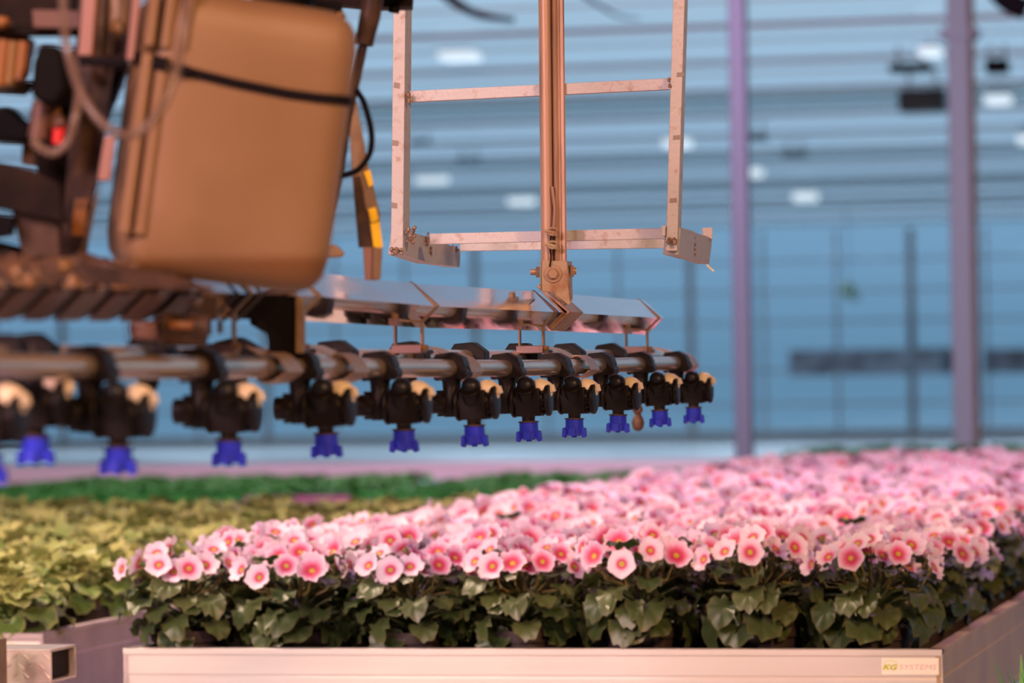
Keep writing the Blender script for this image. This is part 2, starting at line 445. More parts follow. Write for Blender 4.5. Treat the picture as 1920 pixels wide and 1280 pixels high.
# cable tray and drive motor near the thick column
def hung(name, px, py, d, w, h, dep, label, cat, m):
    c = P(px, py, d)
    r = thing(name, c, label, cat)
    a = MB(); a.box(c, w, dep, h); a.build('case', m, r, 0.02)
    for q in (-.3, .3):
        a = MB(); a.cyl(c + V((w * q, 0, h / 2)), V((c.x + w * q, c.y, ROOF + 0.05)), 0.012); a.build('hanger_rod', M['frame_metal'], r)
    return r
h = hung('roof_box', 1730, 190, 29.0, 0.34, 0.17, 0.3, 'dark green box hung from the roof beside the thick column', 'box', M['fan'])
h = hung('roof_unit', 1418, 259, 35.0, 0.20, 0.05, 0.2, 'small black unit under the roof just beyond the slim mauve post', 'roof equipment', M['fan'])
h = hung('roof_unit', 1490, 290, 38.0, 0.24, 0.05, 0.2, 'small black unit under the roof between slim post and green box', 'roof equipment', M['fan'])
h = hung('roof_unit', 880, 300, 39.0, 0.24, 0.04, 0.2, 'small black roof unit seen between the cradle leg and the pole', 'roof equipment', M['fan'])
h = hung('roof_unit', 790, 268, 36.0, 0.2, 0.04, 0.2, 'faint dark roof unit close beside the left cradle leg', 'roof equipment', M['fan'])
h = hung('roof_unit', 1708, 128, 27.0, 0.3, 0.06, 0.2, 'dark grey drive unit under the roof above the green box', 'roof equipment', M['dark_steel'])
h = hung('roof_unit', 1870, 125, 27.0, 0.16, 0.10, 0.2, 'dark grey drive unit under the roof beyond the thick column', 'roof equipment', M['dark_steel'])
# dark cables drooping under the roof at the top of the frame
for pts, lab in ((((800, -40), (850, 2), (900, 28), (965, 38)), 'thick dark cable drooping under the roof between cradle leg and pole'),
                 (((1080, -20), (1120, 8), (1160, 30), (1200, 36)), 'thin dark cable drooping under the roof beside the pole')):
    a = MB(); d = 17.0 if 'thick' in lab else 22.0
    pp = smooth_path([P(x, y, d) for x, y in pts]); rr = 0.028 if 'thick' in lab else 0.012
    a.tube(pp, [rr * (1 - 0.6 * i / (len(pp) - 1)) for i in range(len(pp))], 8)
    tag(a.build('power_cable', M['strap']), lab, 'cable')
a = MB(); pp = smooth_path([P(1925, 18, 17), P(1890, 2, 17), P(1860, -30, 17)]); a.tube(pp, 0.05, 8)
tag(a.build('power_cable', M['strap']), 'black cable bundle at the roof beyond the thick column', 'cable')
# white roof lamps
for i, (px, py, d, sw) in enumerate(((978, 377, 50, 44), (1510, 369, 49, 42), (810, 336, 45, 52), (1416, 324, 43, 24), (1270, 269, 37, 46), (862, 106, 27, 66), (1745, 98, 26.5, 40), (1872, 188, 31, 46), (1925, 262, 36, 30))):
    c = P(px, py, d); wd = sw * d / 7200
    nm = ['between pole and cradle leg, lowest there', 'lowest of those between the two posts', 'close beside the left cradle leg', 'touching the slim mauve post', 'behind the right cradle leg', 'high between left cradle leg and pole',
          'just above the green roof box', 'beyond the thick column', 'at the far edge of the roof beyond the thick column'][i]
    area('hall_lamp_and_fill', c - V((0, 0, 0.06)), c - V((0, 0, 3)), 0.35, 120, (0.60, 0.80, 1.0), 150)
    r = thing('roof_lamp', c, 'distant glowing white roof lamp ' + nm, 'lamp', 'white roof lamps')
    a = MB(); a.box(c, wd, 0.3, 14 * d / 7200); a.build('diffuser', M['lamp_glow'], r, 0.01)
    a = MB(); a.box(c + V((0, 0, 14 * d / 14400 + 0.01)), wd * 1.05, 0.32, 0.02); a.cyl(c + V((0, 0, 0.02)), V((c.x, c.y, ROOF + 0.05)), 0.01)
    a.build('housing', M['plinth'], r)
# dark cladding boards low behind the far wall
c0, c1 = P(1480, 705, 61.0), P(1775, 652, 61.0)
r = thing('dark_cladding_board', (c0.x, c0.y, c0.z), 'long dark blue-grey board low on the far glass wall', 'board')
a = MB(); a.prism([(c0.x, c0.y, c0.z), (c1.x, c0.y, c0.z), (c1.x, c0.y, c1.z), (c0.x, c0.y, c1.z)], (0, FY - 0.085 - c0.y, 0)); a.build('board', M['clad'], r)
c0, c1 = P(1845, 700, 61.0), P(2100, 650, 61.0)
a = MB(); a.prism([(c0.x, c0.y, c0.z), (c1.x, c0.y, c0.z), (c1.x, c0.y, c1.z), (c0.x, c0.y, c1.z)], (0, FY - 0.085 - c0.y, 0))
tag(a.build('dark_cladding_board', M['clad']), 'dark blue-grey board on the far wall beyond the thick column', 'board')
# hanging basket on far wall
c = P(1590, 548, 56.0)
r = thing('hanging_plant', c, 'tiny pale green hanging plant far off near the glass wall', 'plant')
a = MB()
for i in range(24):
    q = V((rng.gauss(0, 0.06), rng.gauss(0, 0.05), rng.gauss(0.02, 0.06)))
    a.blob(c + q, 0.035, i, 5)
a.build('foliage', M['leaf_pale'], r)
a = MB(); a.tube([c + V((0, 0, 0.05)), V((c.x, c.y, ROOF + 0.05))], 0.006, 6); a.build('cord', M['strap'], r)

# ================================================================== PLANTS: meshes
def leaf(mb, base, az, L, s, tilt, roll, rd, g, lobes=7, curl=0.12):
    """petiole from base, blade of half-width s at its end; tilt = pitch of the blade (down < 0)"""
    e0 = max(0.25, tilt + 0.7)
    out = V((cos(az), sin(az), 0))
    tip = base + out * L * cos(e0) + V((0, 0, L * sin(e0)))
    mid = base + (tip - base) * 0.5 + V((0, 0, L * 0.10))
    n0 = len(mb.v)
    mb.tube([base, mid, tip], [0.0028, 0.0024, 0.002], 5, False)
    mb.col += [(0.5, g, 0, 1)] * (len(mb.v) - n0)
    u = (out * cos(tilt) + V((0, 0, sin(tilt)))).normalized()
    side = V((-sin(az), cos(az), 0))
    nrm = u.cross(side); nrm = nrm if nrm.z > 0 or abs(tilt) > 1.2 else -nrm
    side = (side * cos(roll) + nrm * sin(roll)).normalized(); nrm = u.cross(side)
    if nrm.z < 0: nrm = -nrm
    NS, NR = 24, 4
    ph = rd.random() * 6.28
    c = tip + u * s * 0.85
    n0 = len(mb.v)
    vs = [c]; cols = [(0, g, 0, 1)]
    for i in range(1, NR + 1):
        q = i / NR
        for k in range(NS):
            th = 2 * pi * k / NS
            rad = s * (1 + (0.11 if lobes < 8 else 0.05) * sin(lobes * th + ph) * q * q + 0.03 * sin(3 * th + 2 * ph) * q)
            if abs(th - pi) < 0.5: rad *= 0.62 + 0.38 * abs(th - pi) / 0.5
            a, b = rad * q * cos(th) * 1.02, rad * q * sin(th)
            z = -curl * s * (a / s) ** 2 * (1.6 if a > 0 else 0.3) + (0.10 if lobes < 8 else 0.15) * s * q * q * sin((lobes - 3) * th + ph + 1.3) + 0.09 * s * q ** 3 * sin(lobes * th) + 0.13 * abs(b) - 0.02 * s * (1 - abs(sin(3.5 * th)))
            vs.append(c + u * a + side * b + nrm * z)
            cols.append((q, min(1, max(0, g + 0.10 * sin(lobes * th))), 0, 1))
    fs = [(0, 1 + k, 1 + (k + 1) % NS) for k in range(NS)]
    for i in range(NR - 1):
        fs += [(1 + i * NS + k, 1 + (i + 1) * NS + k, 1 + (i + 1) * NS + (k + 1) % NS, 1 + i * NS + (k + 1) % NS) for k in range(NS)]
    mb.add(vs, fs); mb.col += cols

PH = 0.112      # pot height
def foliage(seed, style):
    rd = random.Random(seed); mb = MB()
    base = V((0, 0, PH - 0.012))
    if style == 'flowering':
        for ring, (n, L, s, t, h) in enumerate(((5, 0.046, 0.026, -0.95, 0.016), (9, 0.052, 0.028, -0.6, 0.024), (10, 0.058, 0.027, -0.35, 0.040), (10, 0.060, 0.025, -0.15, 0.054), (10, 0.052, 0.022, 0.05, 0.070), (9, 0.034, 0.018, 0.3, 0.084))):
            o = rd.random() * 6.28
            for i in range(n):
                az = o + 2 * pi * i / n + rd.uniform(-0.3, 0.3)
                b = base + V((cos(az), sin(az), 0)) * 0.012 + V((0, 0, h + rd.uniform(-0.008, 0.008)))
                leaf(mb, b, az, L * rd.uniform(0.8, 1.15), s * rd.uniform(0.8, 1.2), t + rd.uniform(-0.35, 0.3), rd.uniform(-0.45, 0.45), rd, min(1, rd.random() * 0.7 + 0.07 * ring), 11, rd.uniform(0.1, 0.5))
    else:
        for ring, (n, L, s, t, h) in enumerate(((7, 0.042, 0.028, -0.70, 0.006), (9, 0.052, 0.029, -0.25, 0.016), (10, 0.046, 0.026, 0.05, 0.030), (8, 0.030, 0.022, 0.25, 0.042), (5, 0.014, 0.017, 0.5, 0.050))):
            o = rd.random() * 6.28
            for i in range(n):
                az = o + 2 * pi * i / n + rd.uniform(-0.3, 0.3)
                b = base + V((cos(az), sin(az), 0)) * 0.01 + V((0, 0, h + rd.uniform(-0.006, 0.006)))
                leaf(mb, b, az, L * rd.uniform(0.8, 1.15), s * rd.uniform(0.85, 1.25), t + rd.uniform(-0.3, 0.3), rd.uniform(-0.5, 0.5), rd, max(0, min(1, 0.05 + 0.22 * ring + rd.uniform(-.35, .3))), 8, 0.16)
    return mb

FR = 0.0245
def flower_mb(seed, mb=None, mtx=None, sc=1.0):
    rd = random.Random(seed); mb = mb or MB(); mtx = mtx or Matrix.Identity(4)
    g = rd.random(); ph = rd.random() * 6.28; cup = rd.uniform(0.10, 0.38)
    NS, NR = 25, 5
    rd_k = [rd.random() for _ in range(NS)]
    vs = [V((0, 0, -0.0012))]; cols = [(0, g, 0, 1)]
    for i in range(1, NR + 1):
        q = (0.17, 0.36, 0.58, 0.80, 1.0)[i - 1]
        for k in range(NS):
            th = 2 * pi * k / NS
            pet = abs(cos(2.5 * th)) ** 0.45
            rad = FR * (q if i < 3 else q * (1 - (1 - pet) * 0.34 * (q - 0.3) - 0.06 * rd_k[k] * q - 0.035 * (1 + sin(15 * th + ph)) * q * q))
            z = cup * rad * q + 0.0034 * sin(9 * th + ph) * q ** 3 + 0.0016 * (rd_k[k] - .5) * q ** 2 + 0.0018 * (1 - pet) * q
            if q < 0.2: z += 0.0008
            vs.append(V((rad * cos(th), rad * sin(th), z))); cols.append((q, g, 0, 1))
    fs = [(0, 1 + k, 1 + (k + 1) % NS) for k in range(NS)]
    for i in range(NR - 1):
        fs += [(1 + i * NS + k, 1 + (i + 1) * NS + k, 1 + (i + 1) * NS + (k + 1) % NS, 1 + i * NS + (k + 1) % NS) for k in range(NS)]
    mb.add([mtx @ (v * sc) for v in vs], fs); mb.col += cols
    return mb
def frame_z(pos, nrm, spin, sc=1.0):
    x, u, d = basis(nrm)
    m = Matrix((x, u, d)).transposed().to_4x4()
    return Matrix.Translation(pos) @ m @ Matrix.Rotation(spin, 4, 'Z') @ Matrix.Scale(sc, 4)

FLOWERS = [flower_mb(100 + i).data('flower', M['petal'], smooth=0, attr='fl') for i in range(9)]
def flower_spots(seed, n=23):
    rd = random.Random(seed); out = []; tries = 0
    while len(out) < n and tries < 2000:
        tries += 1
        rho = 0.104 * math.sqrt(rd.random()); az = rd.random() * 2 * pi
        z = 0.240 - 2.6 * rho * rho + rd.uniform(-0.010, 0.012) - (rd.random() < 0.15) * 0.02
        p = V((rho * cos(az), rho * sin(az), z))
        if any((p - q[0]).length < 0.026 for q in out): continue
        nr = V((cos(az) * rho / 0.085, sin(az) * rho / 0.085 - 0.32, 0.62)) + V((rd.gauss(0, .3), rd.gauss(0, .3), rd.gauss(0, .15)))
        out.append((p, nr.normalized(), rd.random() * 6.28, rd.uniform(0.86, 1.12)))
    return out
NVAR = 6
FOL = [foliage(20 + i, 'flowering').data('foliage', M['leaf'], smooth=0, attr='lf') for i in range(NVAR)]
SPOTS = [flower_spots(50 + i) for i in range(NVAR)]
STALK = []; BLOOM = []
for i in range(NVAR):
    a = MB(); b = MB()
    for j, (p, nr, s, k) in enumerate(SPOTS[i]):
        a.tube([V((p.x * 0.35, p.y * 0.35, PH + 0.06)), V((p.x * 0.75, p.y * 0.75, p.z - 0.035)), p - nr * 0.003], [0.0016, 0.0014, 0.0012], 5, False)
        a.lathe([(0.0015, -0.010), (0.0045, -0.006), (0.006, -0.001)], p, nr, 6)
        flower_mb(300 + i * 40 + j, b, frame_z(p, nr, s, k))
    STALK.append(a.data('flower_stalks', M['stalk']))
    BLOOM.append(b.data('blossoms', M['petal'], smooth=0, attr='fl'))
a = MB(); a.lathe([(0.040, 0.0), (0.042, 0.002), (0.054, PH - 0.018), (0.058, PH - 0.018), (0.060, PH), (0.056, PH), (0.052, PH - 0.014)], (0, 0, 0), (0, 0, 1), 20)
POT = a.data('pot', M['pot'])
a = MB(); a.lathe([(0.0535, PH - 0.02), (0.0535, PH - 0.014), (0.001, PH - 0.010)], (0, 0, 0), (0, 0, 1), 16)
SOIL = a.data('soil', M['soil'])
FOLP = [foliage(70 + i, 'green').data('foliage', M['leaf_pale'], smooth=0, attr='lf') for i in range(5)]
FOLD = [foliage(90 + i, 'green').data('foliage', M['leaf_dark'], smooth=0, attr='lf') for i in range(4)]

# ================================================================== BENCHES
RAIL_TOP = None
A0 = P(230, 1215, 6.0)                       # front corner of the flowering bench
A1 = P(1767, 1220, 5.71)
RAIL_TOP = A0.z
BW = A1.x - A0.x
TRAY = RAIL_TOP - 0.085
def rail_profile(hh, lip=0.012, out=1):
    # (offset outwards, height below the top): shallow grooves and a lip
    return [(0, 0), (0, -0.009), (-0.002, -0.011), (-0.002, -0.040), (-0.0035, -0.0415), (-0.0035, -0.0435), (-0.002, -0.045), (-0.002, -hh + 0.012), (0, -hh + 0.010), (0, -hh), (-0.022, -hh), (-0.022, -hh + 0.003), (-0.009, -hh + 0.003), (-0.009, -0.012), (-0.022, -0.003), (-0.022, 0)]
def bench(name, x0, x1, y0, y1, zt, label, m_front, m_side, m_lside=None, hh=0.14, cat='bench'):
    tray = zt - 0.085
    r = thing(name, ((x0 + x1) / 2, (y0 + y1) / 2, 0), label, cat)
    pr = rail_profile(hh)
    a = MB(); a.prism([(x0, y0 - o, zt + z) for o, z in pr], (x1 - x0, 0, 0)); a.build('end_rail', m_front, r, 0.0012)
    a = MB(); a.prism([(x0, y1 + o, zt + z) for o, z in pr], (x1 - x0, 0, 0)); a.build('end_rail', m_side, r)
    a = MB(); a.prism([(x0 - o, y0 + 0.001, zt + z) for o, z in pr], (0, y1 - y0 - 0.002, 0)); a.build('side_rail', m_lside or m_side, r)
    a = MB(); a.prism([(x1 + o, y0 + 0.001, zt + z) for o, z in pr], (0, y1 - y0 - 0.002, 0)); a.build('side_rail', m_side, r, 0.0012)
    a = MB(); a.box(((x0 + x1) / 2, (y0 + y1) / 2, tray - 0.004), x1 - x0 - 0.02, y1 - y0 - 0.02, 0.008); a.build('tray', M['tray'], r)
    for px in (x0 + 0.25, x1 - 0.25):
        for py in (y0 + 0.5, y1 - 0.5):
            a = MB(); a.beam((px, py, 0), (px, py, tray - 0.008), 0.05, 0.05); a.build('leg', M['alu_old'], r)
    return r
bench1 = bench('plant_bench', A0.x, A1.x, A0.y, A0.y + 6.0, RAIL_TOP, 'pale aluminium rolling bench carrying the pink primroses', M['alu'], M['alu_old'], M['alu_mauve'])
C0 = P(80, 1187, 6.33)
bench2 = bench('plant_bench', C0.x - 1.62, C0.x, C0.y, C0.y + 6.0, C0.z, 'aluminium rolling bench carrying the pale leafy plants without flowers', M['alu_mauve'], M['alu_mauve'], None, 0.14)
# sticker with lettering
def text_mesh(body, size, shear, bold, spacing=1.0):
    c = bpy.data.curves.new('lettering', 'FONT'); c.body = body; c.size = size; c.shear = shear; c.extrude = 0.00015; c.offset = bold; c.space_character = spacing
    o = bpy.data.objects.new('lettering', c); COL.objects.link(o)
    bpy.context.view_layer.update()
    dg = bpy.context.evaluated_depsgraph_get()
    me = bpy.data.meshes.new_from_object(o.evaluated_get(dg))
    bpy.data.objects.remove(o); bpy.data.curves.remove(c)
    return me
def sticker(par, x0, x1, z0, z1, yf):
    a = MB(); a.prism([(x0, yf, z0), (x1, yf, z0), (x1, yf, z1), (x0, yf, z1)], (0, -0.0008, 0))
    s = a.build('maker_sticker', M['sticker'], par)
    wd, ht = x1 - x0, z1 - z0
    off = WL[par]
    def put(nm, body, xa, xb, za, zb, m, shear, bold):
        me = text_mesh(body, 0.02, shear, bold)
        xs = [v.co.x for v in me.vertices]; ys = [v.co.y for v in me.vertices]
        for v in me.vertices:
            u = (v.co.x - min(xs)) / (max(xs) - min(xs)); t = (v.co.y - min(ys)) / (max(ys) - min(ys))
        mnx, mxx, mny, mxy = min(xs), max(xs), min(ys), max(ys)
        for v in me.vertices:
            u = (v.co.x - mnx) / (mxx - mnx); t = (v.co.y - mny) / (mxy - mny)
            v.co = V((x0 + wd * (xa + (xb - xa) * u), yf - 0.0010 + v.co.z, z0 + ht * (za + (zb - za) * t))) - off
        me.materials.clear(); me.materials.append(m)
        o = bpy.data.objects.new(nm, me); COL.objects.link(o); o.parent = s; WL[o] = off
    put('lettering', 'KG', 0.02, 0.285, 0.28, 0.62, M['ink_yellow'], 0.25, 0.0009)
    put('lettering', 'SYSTEMS', 0.305, 0.965, 0.30, 0.61, M['ink_grey'], 0.22, 0.0)
    a = MB(); a.tube([(x0 + wd * (0.155 + 0.115 * cos(pi * k / 10)), yf - 0.0010, z0 + ht * (0.66 + 0.19 * sin(pi * k / 10))) for k in range(11)], 0.0004, 6)
    a.build('emblem_arc', M['ink_yellow'], s)
s0, s1 = P(1652, 1265, 5.72), P(1762, 1232, 5.72)
sticker(bench1, s0.x, s1.x, s0.z, s1.z, A0.y - 0.0005 + 0.002)
s0, s1 = P(4, 1222, 6.33), P(74, 1203, 6.33)
sticker(bench2, s0.x, s1.x, s0.z - 0.006, s1.z, C0.y + 0.0015)

# ------------------------------------------------------------------ flowering plants on bench 1
rng = random.Random(11)
NC = 7; SPX = (BW - 0.185) / (NC - 1); SPY = 0.187
ORD = ['first', 'second', 'third', 'fourth', 'fifth', 'sixth', 'seventh']
nrow = int((6.0 - 0.17) / SPY) + 1
for rrow in range(nrow):
    for cc in range(NC):
        if rrow % 2 and cc == NC - 1: continue
        x = A0.x + 0.075 + cc * SPX + (SPX / 2 if rrow % 2 else 0) + rng.uniform(-0.006, 0.006)
        y = A0.y + 0.098 + rrow * SPY + rng.uniform(-0.006, 0.006)
        k = rng.randrange(NVAR); rz = rng.random() * 0.0
        if rrow == 0:
            lab = 'pink-flowered potted primrose in the bench\'s front row, %s counting from the left end' % ORD[cc]
        elif rrow == 1:
            lab = 'pink-flowered potted primrose just behind the front row, %s from the left end' % ORD[cc]
        else:
            lab = 'pink-flowered potted primrose deep in the bed behind the two front rows'
        r = thing('potted_primrose', (x, y, TRAY), lab, 'potted plant', 'pink primroses on the bench')
        sp = rng.uniform(-0.5, 0.5); sc = rng.uniform(0.94, 1.05) * (1 if rrow < 2 else 0.935)
        r.rotation_euler.z = sp; r.scale = (1, 1, sc)
        part('pot', POT, r)
        if rrow < 3: part('soil', SOIL, r)
        part('foliage', FOL[k], r)
        if rrow < 4: part('flower_stalks', STALK[k], r)
        if rrow < 9:
            for j, (p, nr, s, q) in enumerate(SPOTS[k]):
                part('flower', FLOWERS[rng.randrange(len(FLOWERS))], r, frame_z(p, nr, s, q))
        else:
            part('blossoms', BLOOM[k], r)
# ------------------------------------------------------------------ pale leafy plants on bench 2
bx0, bx1 = C0.x - 1.62, C0.x
TR2 = C0.z - 0.085
nc2 = 9; sx2 = (1.62 - 0.16) / (nc2 - 1)
for rrow in range(19):
    for cc in range(nc2):
        x = bx1 - 0.08 - cc * sx2 - (sx2 / 2 if rrow % 2 else 0)
        if x < bx0 + 0.05: continue
        y = C0.y + 0.085 + rrow * 0.18
        pp = V((x, y, TR2))
        # leave out plants well outside the view
        q = CAM_R.transposed() @ (pp - CAM_P)
        if 960 + q.x / -q.z * 7200 < -260: continue
        if rrow == 0:
            lab = 'pale-leaved potted plant at the front end of its bench, %s from the side rail' % ORD[cc]
        else:
            lab = 'pale yellow-green potted plant without flowers, in the leafy bed behind its front row'
        r = thing('leafy_potted_plant', pp + V((rng.uniform(-.006, .006), rng.uniform(-.006, .006), 0)), lab, 'potted plant', 'pale leafy plants on the bench')
        r.rotation_euler.z = rng.random() * 6.28; r.scale = (1, 1, rng.uniform(0.92, 1.08))
        part('pot', POT, r); 
        if rrow < 2: part('soil', SOIL, r)
        part('foliage', FOLP[rng.randrange(5)], r)
# ------------------------------------------------------------------ dark green young plants on the benches behind
def bed(x0, x1, y0, y1, zt, lab_b, lab_p, sp, grp, sc=0.71):
    b = bench('plant_bench', x0, x1, y0, y1, zt, lab_b, M['alu_mauve'], M['alu_mauve'])
    tr = zt - 0.085
    nx = max(1, int((x1 - x0 - 0.1) / sp)); ny = max(1, int((y1 - y0 - 0.1) / sp))
    for i in range(nx):
        for j in range(ny):
            pp = V((x0 + 0.05 + (i + 0.5) * (x1 - x0 - 0.1) / nx, y0 + 0.05 + (j + 0.5) * (y1 - y0 - 0.1) / ny, tr))
            q = CAM_R.transposed() @ (pp - CAM_P)
            ix = 960 + q.x / -q.z * 7200
            if ix < -90 or ix > 2010: continue
            r = thing('young_potted_plant', pp + V((rng.uniform(-.02, .02), rng.uniform(-.02, .02), 0)), lab_p, 'potted plant', grp)
            r.rotation_euler.z = rng.random() * 6.28; r.scale = (sc * 1.3, sc * 1.3, sc)
            part('pot', POT, r); part('foliage', FOLD[rng.randrange(4)], r)
    return b
y3 = C0.y + 6.25
bed(C0.x - 1.55, C0.x + 0.10, y3, y3 + 3.2, C0.z - 0.05, 'bench of dark green young plants directly behind the pale leafy bench', 'small dark green plant on the bench behind the pale leafy bench', 0.20, 'young plants behind the pale bench')
bed(C0.x - 3.3, C0.x - 1.65, y3 - 0.9, y3 + 3.2, C0.z - 0.05, 'bench of dark green young plants farthest out beyond the machine', 'small dark green plant on the bench farthest out beyond the machine', 0.20, 'young plants on the outer bench')
e0, e1 = P(402, 950, 12.2), P(618, 950, 12.2)
yb_ = C0.y + 5.99
a = MB(); a.prism([(e0.x, yb_, C0.z + 0.001), (e1.x, yb_, C0.z + 0.001), (e1.x, yb_, C0.z + 0.019), (e0.x, yb_, C0.z + 0.019)], (0, 0.02, 0))
tag(a.build('edge_strip', M['magenta_lit_strip'], None, 0.002), 'short strip coloured as magenta-lit metal, lying on the far end rail of the pale leafy bench', 'strip')
# pink-lit long rail bench
q0, q1 = P(-120, 858, 18.2), P(1380, 858, 18.0)
q1.x = WL[p1].x - 0.055; q1.y = WL[p1].y - 0.05
a0 = MB()
r = thing('empty_bench', ((q0.x + q1.x) / 2, q1.y + 0.5, 0), 'empty bench whose long pink-lit rail ends at the slim mauve post', 'bench')
a = MB(); a.prism([(q0.x, q1.y - o, q1.z + z) for o, z in rail_profile(0.082)], (q1.x - q0.x, 0, 0)); a.build('end_rail', M['alu'], r)
a = MB(); a.box(((q0.x + q1.x) / 2, q1.y + 0.5, q1.z - 0.06), q1.x - q0.x, 0.98, 0.03); a.build('tray', M['tray'], r)
for fx in (0.05, 0.35, 0.65, 0.95):
    for dy in (0.1, 0.9):
        a = MB(); xx = q0.x + (q1.x - q0.x) * fx; a.beam((xx, q1.y + dy, 0), (xx, q1.y + dy, q1.z - 0.075), 0.05, 0.05); a.build('leg', M['alu_old'], r)
# green bed beyond the post
q0 = P(1425, 868, 17.4)
bed(q0.x, q0.x + 2.0, q0.y, q0.y + 1.4, q0.z - 0.02, 'distant bench of green plants between the two steel posts', 'small dark green plant on the distant bench between the steel posts', 0.20, 'young plants between the posts', 0.8)
# bench with bright grass-like leaves beyond the outer side of the flowering bench
g0 = P(1890, 1282, 5.55)
r = thing('grassy_plant', (g0.x + 0.03, g0.y, g0.z - 0.12), 'bright green strappy leaves outside the weathered bench side rail', 'plant')
a = MB(); n = 0
for i in range(16):
    az = rng.random() * 6.28; b = g0 + V((0.02 + rng.uniform(-.02, .03), rng.uniform(-.03, .03), -0.12)); out = V((cos(az), sin(az), 0)); hgt = rng.uniform(0.10, 0.17)
    s = V((-sin(az), cos(az), 0)); w0 = rng.uniform(.003, .006)
    pts = [b + out * 0.035 * t * t + V((0, 0, hgt * t)) for t in (0, .35, .7, 1)]
    ww = [w0 * .7, w0, w0 * .8, .0005]
    a.add([p + s * d * q for p, q in zip(pts, ww) for d in (-1, 1)], [(2 * j, 2 * j + 1, 2 * j + 3, 2 * j + 2) for j in range(3)])
    a.col += [(0.5, rng.random(), 0, 1)] * 8
a.build('blades', M['leaf_dark'], r, smooth=0, attr='lf')
bx = MB(); bx.lathe([(0.035, -0.09), (0.05, 0), (0.052, 0.0), (0.047, -0.01)], g0 + V((0.025, 0, -0.125)), (0, 0, 1), 16); bx.build('pot', M['pot'], r)
st = thing('plant_stand', (g0.x + 0.1, g0.y, 0), 'low stand outside the bench, holding the strappy green plant', 'stand')
a = MB(); a.box((g0.x + 0.1, g0.y, g0.z - 0.225), 0.3, 0.4, 0.02); a.build('top', M['alu_old'], st)
for dx in (-.12, .12):
    for dy in (-.17, .17):
        a = MB(); a.beam((g0.x + 0.1 + dx, g0.y + dy, 0), (g0.x + 0.1 + dx, g0.y + dy, g0.z - 0.235), 0.03, 0.03); a.build('leg', M['alu_old'], st)
# tread-plate bumper at the corner of the pale leafy bench
T0 = P(10, 1275, 5.75); T1 = P(103, 1221, 5.75)
r = thing('tread_plate_bumper', (T0.x, T0.y, 0), 'hollow tread-plate box beam in front of the pale leafy bench', 'bumper')
a = MB()
hh = T1.z - T0.z; xa, xb = T0.x - 0.0, T1.x; dp = 0.11; th = 0.004
a.prism([(xa - 0.3, T0.y, T0.z), (xb, T0.y, T0.z), (xb, T0.y, T1.z), (xa - 0.3, T0.y, T1.z)], (0, th, 0))
a.prism([(xa - 0.3, T0.y + dp, T0.z), (xb, T0.y + dp, T0.z), (xb, T0.y + dp, T1.z), (xa - 0.3, T0.y + dp, T1.z)], (0, -th, 0))
a.prism([(xa - 0.3, T0.y, T1.z), (xb, T0.y, T1.z), (xb, T0.y + dp, T1.z), (xa - 0.3, T0.y + dp, T1.z)], (0, 0, th))
a.prism([(xa - 0.3, T0.y, T0.z), (xb, T0.y, T0.z), (xb, T0.y + dp, T0.z), (xa - 0.3, T0.y + dp, T0.z)], (0, 0, -th))
a.build('box_beam', M['tread'], r, 0.0008)
a = MB(); rd = random.Random(3)
for i in range(12):
    for j in range(3):
        cx = xa - 0.10 + i * 0.0165 + (0.008 if j % 2 else 0); cz = T0.z + 0.008 + j * 0.014
        if cx > xb - 0.006: continue
        d = V((0.006, 0, 0.0045 if (i + j) % 2 else -0.0045)); c = V((cx, T0.y - 0.0004, cz))
        a.tube([c - d, c, c + d], [0.0003, 0.0022, 0.0003], 6)
a.build('tread_pattern', M['tread'], r)
a = MB(); a.box((xb - 0.012, T0.y + dp / 2, T0.z + hh / 2), 0.004, dp - 0.01, hh - 0.004); a.build('hollow_shade', M['dark_steel'], r)  # dark sheet painted as the shade inside the hollow beam
a = MB(); a.beam((xa - 0.16, T0.y + dp / 2, 0), (xa - 0.16, T0.y + dp / 2, T0.z - th), 0.07, 0.07); a.build('leg', M['alu_old'], r)
U0 = P(3, 1290, 5.65)
a = MB(); a.beam((U0.x - 0.012, U0.y, 0), (U0.x - 0.012, U0.y, P(3, 1197, 5.65).z), 0.03, 0.03); a.build('upright', M['tan_steel'], r)

# ================================================================== SPRAY BOOM
O = B(987, 688)
boom = thing('spray_boom', O, 'long spray boom with polished angle bar, twin pipes and blue-tipped nozzles', 'spray boom')
# polished angle bar: apex line traced by its own stations along the boom
AP = [(-60, 533), (200, 541), (400, 548), (600, 556), (822, 574.5), (1047, 585), (1244, 596.5)]
def apex(px):
    for (a, ya), (b, yb) in zip(AP, AP[1:]):
        if px <= b or b == 1244:
            return B(px, ya + (yb - ya) * (px - a) / (b - a))
apts = [apex(p) for p, _ in AP]
SEC = [(-0.028, 0.027), (0, 0), (-0.025, -0.0235)]
NI = [(-0.028 - .0014, 0.027 - .0014), (-0.002, 0), (-0.025 - .0014, -0.0235 + .0014)]
a = MB(); loop = SEC + NI[::-1]
vs = [p + V((x, 0, z)) for p in apts for x, z in loop]; n = len(loop)
fs = [(i * n + k, i * n + (k + 1) % n, (i + 1) * n + (k + 1) % n, (i + 1) * n + k) for i in range(len(apts) - 1) for k in range(n)] + [tuple(range(n)), tuple(range((len(apts) - 1) * n, len(apts) * n))]
a.add(vs, fs); a.build('angle_bar', M['mirror'], boom, smooth=10)
def pline(pts, px):
    for (a, ya), (b, yb) in zip(pts, pts[1:]):
        if px <= b: break
    return ya + (yb - ya) * (px - a) / (b - a)
FP = [(-90, 685), (0, 686), (300, 688.5), (600, 689), (870, 690.3), (1015, 689), (1180, 683.5), (1290, 680)]
BP = [(-90, 668), (250, 668), (600, 671), (905, 671), (1080, 669), (1255, 667)]
KB = 8440.0
